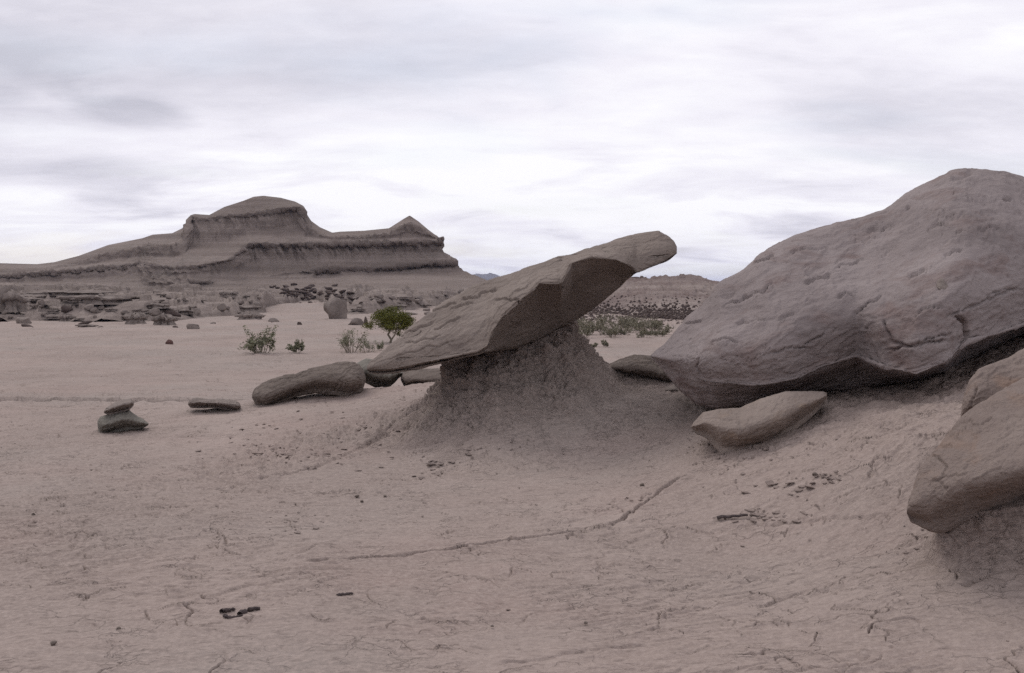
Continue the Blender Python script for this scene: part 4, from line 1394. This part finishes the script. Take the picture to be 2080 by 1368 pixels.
def grow(tb, tips, p, d, length, r, level, rg, spread, up=0.15):
    pts = [p]
    n = 4
    for i in range(n):
        d = (d + Vector(rg.normal(size=3)) * 0.16 + Vector((0, 0, up * .3))).normalized()
        pts.append(pts[-1] + d * (length / n))
    tb.add(pts, r, r * .6, 4)
    if level == 0:
        tips += [pts[-1], pts[-2], pts[-3]]
        return
    for k in range(rg.randint(2, 4)):
        q = pts[rg.randint(2, n + 1)]
        nd = (d + Vector(rg.normal(size=3)) * spread).normalized()
        grow(tb, tips, q, nd, length * rg.uniform(.55, .8), r * .55, level - 1, rg, spread, up)
    tips += [pts[-1]]


def shrub(px, py, hpx, wpx, seed, label, group=None, mat='bush', nleaf=7, lsize=.02, stems=9, level=1, name='shrub', cat='bush', base_w=.12):
    p = spot(px, py)
    k = p.y / FPX
    H, W = hpx * k, wpx * k
    rg = np.random.RandomState(seed)
    root = bpy.data.objects.new(name, None)
    COL.objects.link(root)
    root.location = (p.x, p.y, under(p.x, p.y))
    tb, tips = Tubes(), []
    for i in range(stems):
        a = rg.uniform(0, 6.28)
        tilt = rg.uniform(.1, 1.0)
        d = Vector((math.cos(a) * tilt * W / H * .8, math.sin(a) * tilt * .7 * W / H, 1)).normalized()
        grow(tb, tips, Vector((math.cos(a) * base_w * W, math.sin(a) * base_w * W, -.02)), d, H * rg.uniform(.4, .62), H * .013, level, rg, .42)
    link('stems', tb.mesh('stems', M_BARK), None, root)
    pts = []
    for t in tips:
        for j in range(nleaf):
            pts.append(np.array(t[:]) + rg.normal(size=3) * H * .045)
    pts = np.array(pts)
    pts = pts[pts[:, 2] > .02]
    link('foliage', leaf_mesh('foliage', pts, lsize, M_LEAF[mat], rg), None, root)
    return tag(root, label, cat, group)


shrub(529, 724, 62, 62, 1, 'tallest leafy bush at the left, standing alone on the dry wash', stems=15, nleaf=15, lsize=.032)
shrub(607, 722, 34, 36, 2, 'small bush right of the tallest leafy bush on the wash', stems=9, nleaf=14, lsize=.03)
shrub(570, 724, 13, 34, 3, 'tiny low tuft between the tallest bush and the small bush', stems=7, nleaf=6, lsize=.02, level=0)
shrub(712, 720, 56, 56, 4, 'twiggy half-bare bush just left of the tilted slab', stems=16, nleaf=7, lsize=.024)
shrub(745, 718, 34, 30, 5, 'small leafy bush between the twiggy bush and the tilted slab', stems=8, nleaf=7, lsize=.022)
shrub(770, 716, 26, 24, 6, 'smallest bush touching the upper edge of the tilted slab, below the tree', stems=7, nleaf=7, lsize=.022)

# the green tree
p = spot(790, 700)
k = p.y / FPX
root = bpy.data.objects.new('tree', None)
COL.objects.link(root)
root.location = (p.x, p.y, under(p.x, p.y))
rg = np.random.RandomState(5)
tb = Tubes()
H, W = 80 * k, 100 * k
trunk_top = Vector((0.03 * W, 0, .36 * H))
tb.add([(0, 0, -.05), (.05 * W, 0, .12 * H), (-.02 * W, .02, .25 * H), trunk_top], .035 * H, .024 * H, 7)
tb.add([(.05 * W, 0, .12 * H), (.12 * W, 0, .24 * H), (.14 * W, .03, .36 * H), (.2 * W, 0, .5 * H)], .022 * H, .014 * H, 6)
link('trunk', tb.mesh('trunk', M_BARK), None, root)
tb, tips = Tubes(), []
for i in range(15):
    a = i * 2.4
    d = Vector((math.cos(a) * 1.1, math.sin(a) * .9, rg.uniform(.35, 1.1))).normalized()
    grow(tb, tips, trunk_top + Vector((rg.uniform(-.05, .15) * W, 0, 0)), d, rg.uniform(.28, .38) * H, .011 * H, 1, rg, .5, .1)
link('branches', tb.mesh('branches', M_BARK), None, root)
clumps = [np.array(t[:]) for t in tips]
for i in range(84):
    a, rr_ = rg.uniform(0, 6.28), math.sqrt(rg.uniform(0, 1))
    z_ = .52 + .46 * (1 - rr_ ** 2) * rg.uniform(.55, 1) - .10 * rr_
    clumps.append(np.array([math.cos(a) * rr_ * .5 * W + .02 * W, math.sin(a) * rr_ * .45 * W, z_ * H]))
pts = []
for c in clumps:
    if abs(c[0]) > .53 * W or c[2] > 1.0 * H:
        continue
    for j in range(64):
        pts.append(c + rg.normal(size=3) * [.065 * H, .065 * H, .035 * H])
link('crown', leaf_mesh('crown', np.array(pts), .016 * H + .006, M_LEAF['tree'], rg, .6), None, root)
tag(root, 'small green tree with a rounded crown behind the tilted slab', 'tree')

SCRUB = 'dusty olive shrub in the thicket in front of the dark rubble belt'
for k in range(40):
    shrub(1150 + 205 * ((k * .618) % 1), 690 - 26 * PR.random() ** 1.2, PR.uniform(20, 36), PR.uniform(26, 44), 40 + k, SCRUB, 'shrubs of the thicket behind the gap', mat='scrub',
          stems=10, nleaf=6, lsize=.03, level=1)
shrub(1232, 708, 20, 18, 81, 'lone small shrub on pale sand in front of the thicket, right one', mat='scrub', stems=6, nleaf=8, lsize=.03)
shrub(1206, 708, 14, 22, 82, 'lone small shrub on pale sand in front of the thicket, beside the pedestal', mat='scrub', stems=6, nleaf=8, lsize=.03)

# ------------------------------------------------------------------ small things on the mud
PEBS = [(725, 1011, 9, 'dark pebble, largest of a loose trio on the mud below the pedestal'), (735, 1020, 7, 'dark pebble touching the largest of the trio below the pedestal'),
        (782, 1010, 7, 'dark pebble at the right end of the trio below the pedestal'), (1190, 1268, 9, 'round dark pebble alone below the right half of the long crack'),
        (107, 1311, 13, 'flat dark pebble near the bottom left corner of the mud'), (240, 1279, 9, 'dark pebble left of the dark twigs on the mud'),
        (427, 1178, 8, 'dark pebble left of where the long crack begins'), (67, 1048, 9, 'dark pebble by the left picture edge below the stacked rocks'),
        (686, 1122, 10, 'brownish pebble just above the left end of the long crack'), (1305, 988, 10, 'dark pebble left of the upper arm of the long crack'),
        (1277, 1044, 10, 'dark pebble lying in the bend of the long crack'), (1657, 968, 13, 'brown lump of mud standing right of the pale wedge-shaped rock'),
        (1371, 1332, 8, 'dark pebble at the bottom, right of the picture centre'), (1000, 1274, 7, 'small dark pebble at the bottom centre below the long crack')]
for i, (px, py, w, lb) in enumerate(PEBS):
    put(BLOBS['pebble'][i % 4], 'pebble', px, py, w, w * .6, lb, 'pebbles on the foreground mud', cat='pebble', sink=.15)


def twig(pts, r, label, name='twig', cat='twig', lift=.012):
    P3 = []
    for a, b in pts:
        q = hit(a, b)
        P3.append(Vector((q[0], q[1], q[2] + lift)))
    o3 = P3[0].copy()
    P4 = []
    for i in range(len(P3) - 1):
        for j in range(4):
            P4.append(P3[i].lerp(P3[i + 1], j / 4) + Vector((PR.uniform(-1, 1), PR.uniform(-1, 1), PR.uniform(0, 1))) * r * .5 - o3)
    P4.append(P3[-1] - o3)
    tb_ = Tubes()
    tb_.add(P4, r, r * .6, 6)
    o = link(name, tb_.mesh(name, M_TWIG))
    o.location = o3
    return tag(o, label, cat)


m_, nt_, b_ = new_mat('dead_wood')
t_ = NT(nt_)
nt_.links.new(t_.ramp(t_.noise(30, 3, 0.6), [(0.3, (0.05, 0.04, 0.04)), (0.7, (0.12, 0.095, 0.09))]), b_.inputs['Base Color'])
M_TWIG = m_
twig([(452, 1247), (463, 1245), (476, 1243)], .013, 'short dark stick above the bent twig on the foreground mud')
twig([(454, 1256), (462, 1260), (480, 1259), (492, 1256)], .010, 'bent dark twig lying on the foreground mud')
twig([(488, 1252), (505, 1245), (528, 1241)], .015, 'thick knobbly dark twig right of the bent twig on the mud')
twig([(685, 1215), (700, 1213), (717, 1211)], .010, 'thin straight dark stick alone on the mud below the long crack')
twig([(1455, 1056), (1480, 1055), (1519, 1050)], .014, 'curled dark strip of mud crust left of the patch of loose flakes', name='mud_strip', cat='mud')

# loose flakes of mud crust and crumbs
VV, FF = [], []


def flake(x, y, z, s_, tilt, rz, th=.006):
    n = PR.randint(5, 7)
    c0 = len(VV)
    ax = Vector((math.cos(rz), math.sin(rz), 0))
    up = Vector((-math.sin(rz) * math.sin(tilt), math.cos(rz) * math.sin(tilt), math.cos(tilt)))
    bx_ = up.cross(ax)
    rad = [s_ * PR.uniform(.55, 1.1) for _ in range(n)]
    for top_ in (0, 1):
        for j in range(n):
            a = 6.283 * j / n
            q = Vector((x, y, z)) + ax * (math.cos(a) * rad[j]) + bx_ * (math.sin(a) * rad[j] * .7) + up * (th * top_ + .25 * rad[j] * abs(math.sin(a)) * .5)
            VV.append(q[:])
    FF.append([c0 + n + j for j in range(n)])
    FF.append([c0 + j for j in reversed(range(n))])
    for j in range(n):
        FF.append([c0 + j, c0 + (j + 1) % n, c0 + n + (j + 1) % n, c0 + n + j])


def flakes(n, cx, cy, sx, sy, smin, smax, tl=.5):
    for q in hits(*zip(*[(PR.gauss(cx, sx), PR.gauss(cy, sy)) for _ in range(n)])):
        flake(q[0], q[1], q[2] + .008, PR.uniform(smin, smax), PR.uniform(-tl, tl), PR.uniform(0, 6.28))


flakes(30, 1590, 1054, 46, 8, .012, .055)
flakes(10, 1500, 1052, 30, 7, .012, .04)
flakes(16, 1560, 993, 44, 7, .012, .05)
flakes(24, 1700, 972, 40, 7, .012, .035)
flakes(18, 938, 912, 24, 6, .015, .06)
flakes(16, 880, 942, 14, 5, .015, .04)
flakes(18, 885, 970, 22, 6, .012, .04)
flakes(12, 1160, 968, 20, 4, .012, .04)
flakes(14, 1350, 955, 18, 4, .012, .045)
flakes(10, 1225, 1036, 14, 4, .012, .04)
flakes(18, 1330, 1008, 40, 12, .01, .03)
flakes(16, 1235, 1075, 16, 5, .01, .03)
flakes(120, 620, 915, 80, 28, .012, .04)
flakes(50, 740, 870, 40, 16, .012, .04)
flakes(40, 560, 1060, 60, 18, .010, .028)
flakes(70, 1450, 905, 70, 40, .008, .028)
flakes(40, 1100, 900, 120, 30, .010, .03)
flakes(50, 1000, 840, 60, 25, .010, .03)
flakes(30, 1950, 1120, 60, 25, .008, .025)
for q in hits(*zip(*[(PR.uniform(-20, 2100), PR.uniform(860, 1368)) for _ in range(260)])):
    flake(q[0], q[1], q[2] + .004, PR.uniform(.005, .020), PR.uniform(-.3, .3), PR.uniform(0, 6.28), .004)
fm = bpy.data.meshes.new('mud_flakes')
fm.from_pydata(VV, [], FF)
M_FLAKE = mud_material('mud_crust', (0.17, 0.133, 0.118), (0.225, 0.178, 0.158), (0.29, 0.235, 0.21))
tag(link('mud_flakes', fm, M_FLAKE), 'loose flakes and crumbs of dried mud crust on the ground', 'mud', kind='stuff')

items = []
for k in range(230):
    px, py = (PR.uniform(190, 480), PR.gauss(722, 5)) if k % 3 else (PR.uniform(-10, 80), PR.gauss(740, 4))
    q = hit(px, py)
    s_ = PR.uniform(.02, .09)
    items.append((q[0], q[1], q[2] - .1 * s_, s_ * 1.5, s_, s_ * .7, PR.uniform(0, 6), PR.uniform(-.2, .2)))
for k in range(300):
    px, py = PR.uniform(0, 900), 640 + 130 * PR.random() ** .8
    q = hit(px, py)
    s_ = PR.uniform(.02, .07)
    items.append((q[0], q[1], q[2] - .1 * s_, s_ * 1.5, s_, s_ * .6, PR.uniform(0, 6), PR.uniform(-.2, .2)))
_gp = [(PR.uniform(-20, 2100), 850 + 510 * PR.random() ** 1.2) for _ in range(1500)]
for q in hits(*zip(*_gp)):
    s_ = .004 + .014 * PR.random() ** 3
    items.append((q[0], q[1], q[2] - .1 * s_, s_ * 1.3, s_, s_ * .7, PR.uniform(0, 6), PR.uniform(-.2, .2)))
tag(scatter_mesh('gravel', items, M_FIELD, 5), 'sparse stones and clods strewn over the dry wash', 'gravel', kind='stuff')

# a flat flake of stone lying on the face of the huge boulder
bmv = [(boulder.matrix_world @ v.co if False else v.co + boulder.location) for v in boulder.data.vertices]
bvb = BVHTree.FromPolygons([v[:] for v in bmv], [p.vertices[:] for p in boulder.data.polygons])
o_ = Vector((0, 0, CAMH))
d_ = (Vector(unproj(1914, 580, 8.0)) - o_).normalized()
loc, nrm, idx, ds = bvb.ray_cast(o_, d_)
if loc is not None:
    st_ = link('stone', BLOBS['field'][3])
    st_.scale = (.13, .09, .035)
    st_.rotation_euler = nrm.to_track_quat('Z', 'X').to_euler()
    st_.location = loc - nrm * .008
    tag(st_, 'small flat pale stone lying on the face of the huge grey boulder', 'stone')

# ------------------------------------------------------------------ the air, which turns the far range blue
hz = bpy.data.meshes.new('haze')
hx, hb, ht = 7200.0, -5.0, 75.0
hz.from_pydata([(-hx, -hx, hb), (hx, -hx, hb), (hx, hx, hb), (-hx, hx, hb), (-hx, -hx, ht), (hx, -hx, ht), (hx, hx, ht), (-hx, hx, ht)], [],
               [(3, 2, 1, 0), (4, 5, 6, 7), (0, 1, 5, 4), (1, 2, 6, 5), (2, 3, 7, 6), (3, 0, 4, 7)])
hm = bpy.data.materials.new('air')
hm.use_nodes = True
hm.node_tree.nodes.clear()
ho = hm.node_tree.nodes.new('ShaderNodeOutputMaterial')
hv = hm.node_tree.nodes.new('ShaderNodeVolumePrincipled')
hv.inputs['Color'].default_value = (0.62, 0.70, 1.0, 1)
hv.inputs['Density'].default_value = 0.00013
hm.node_tree.links.new(hv.outputs[0], ho.inputs['Volume'])
tag(link('haze', hz, hm), 'thin blue air between the camera and the far range', 'haze', kind='stuff')
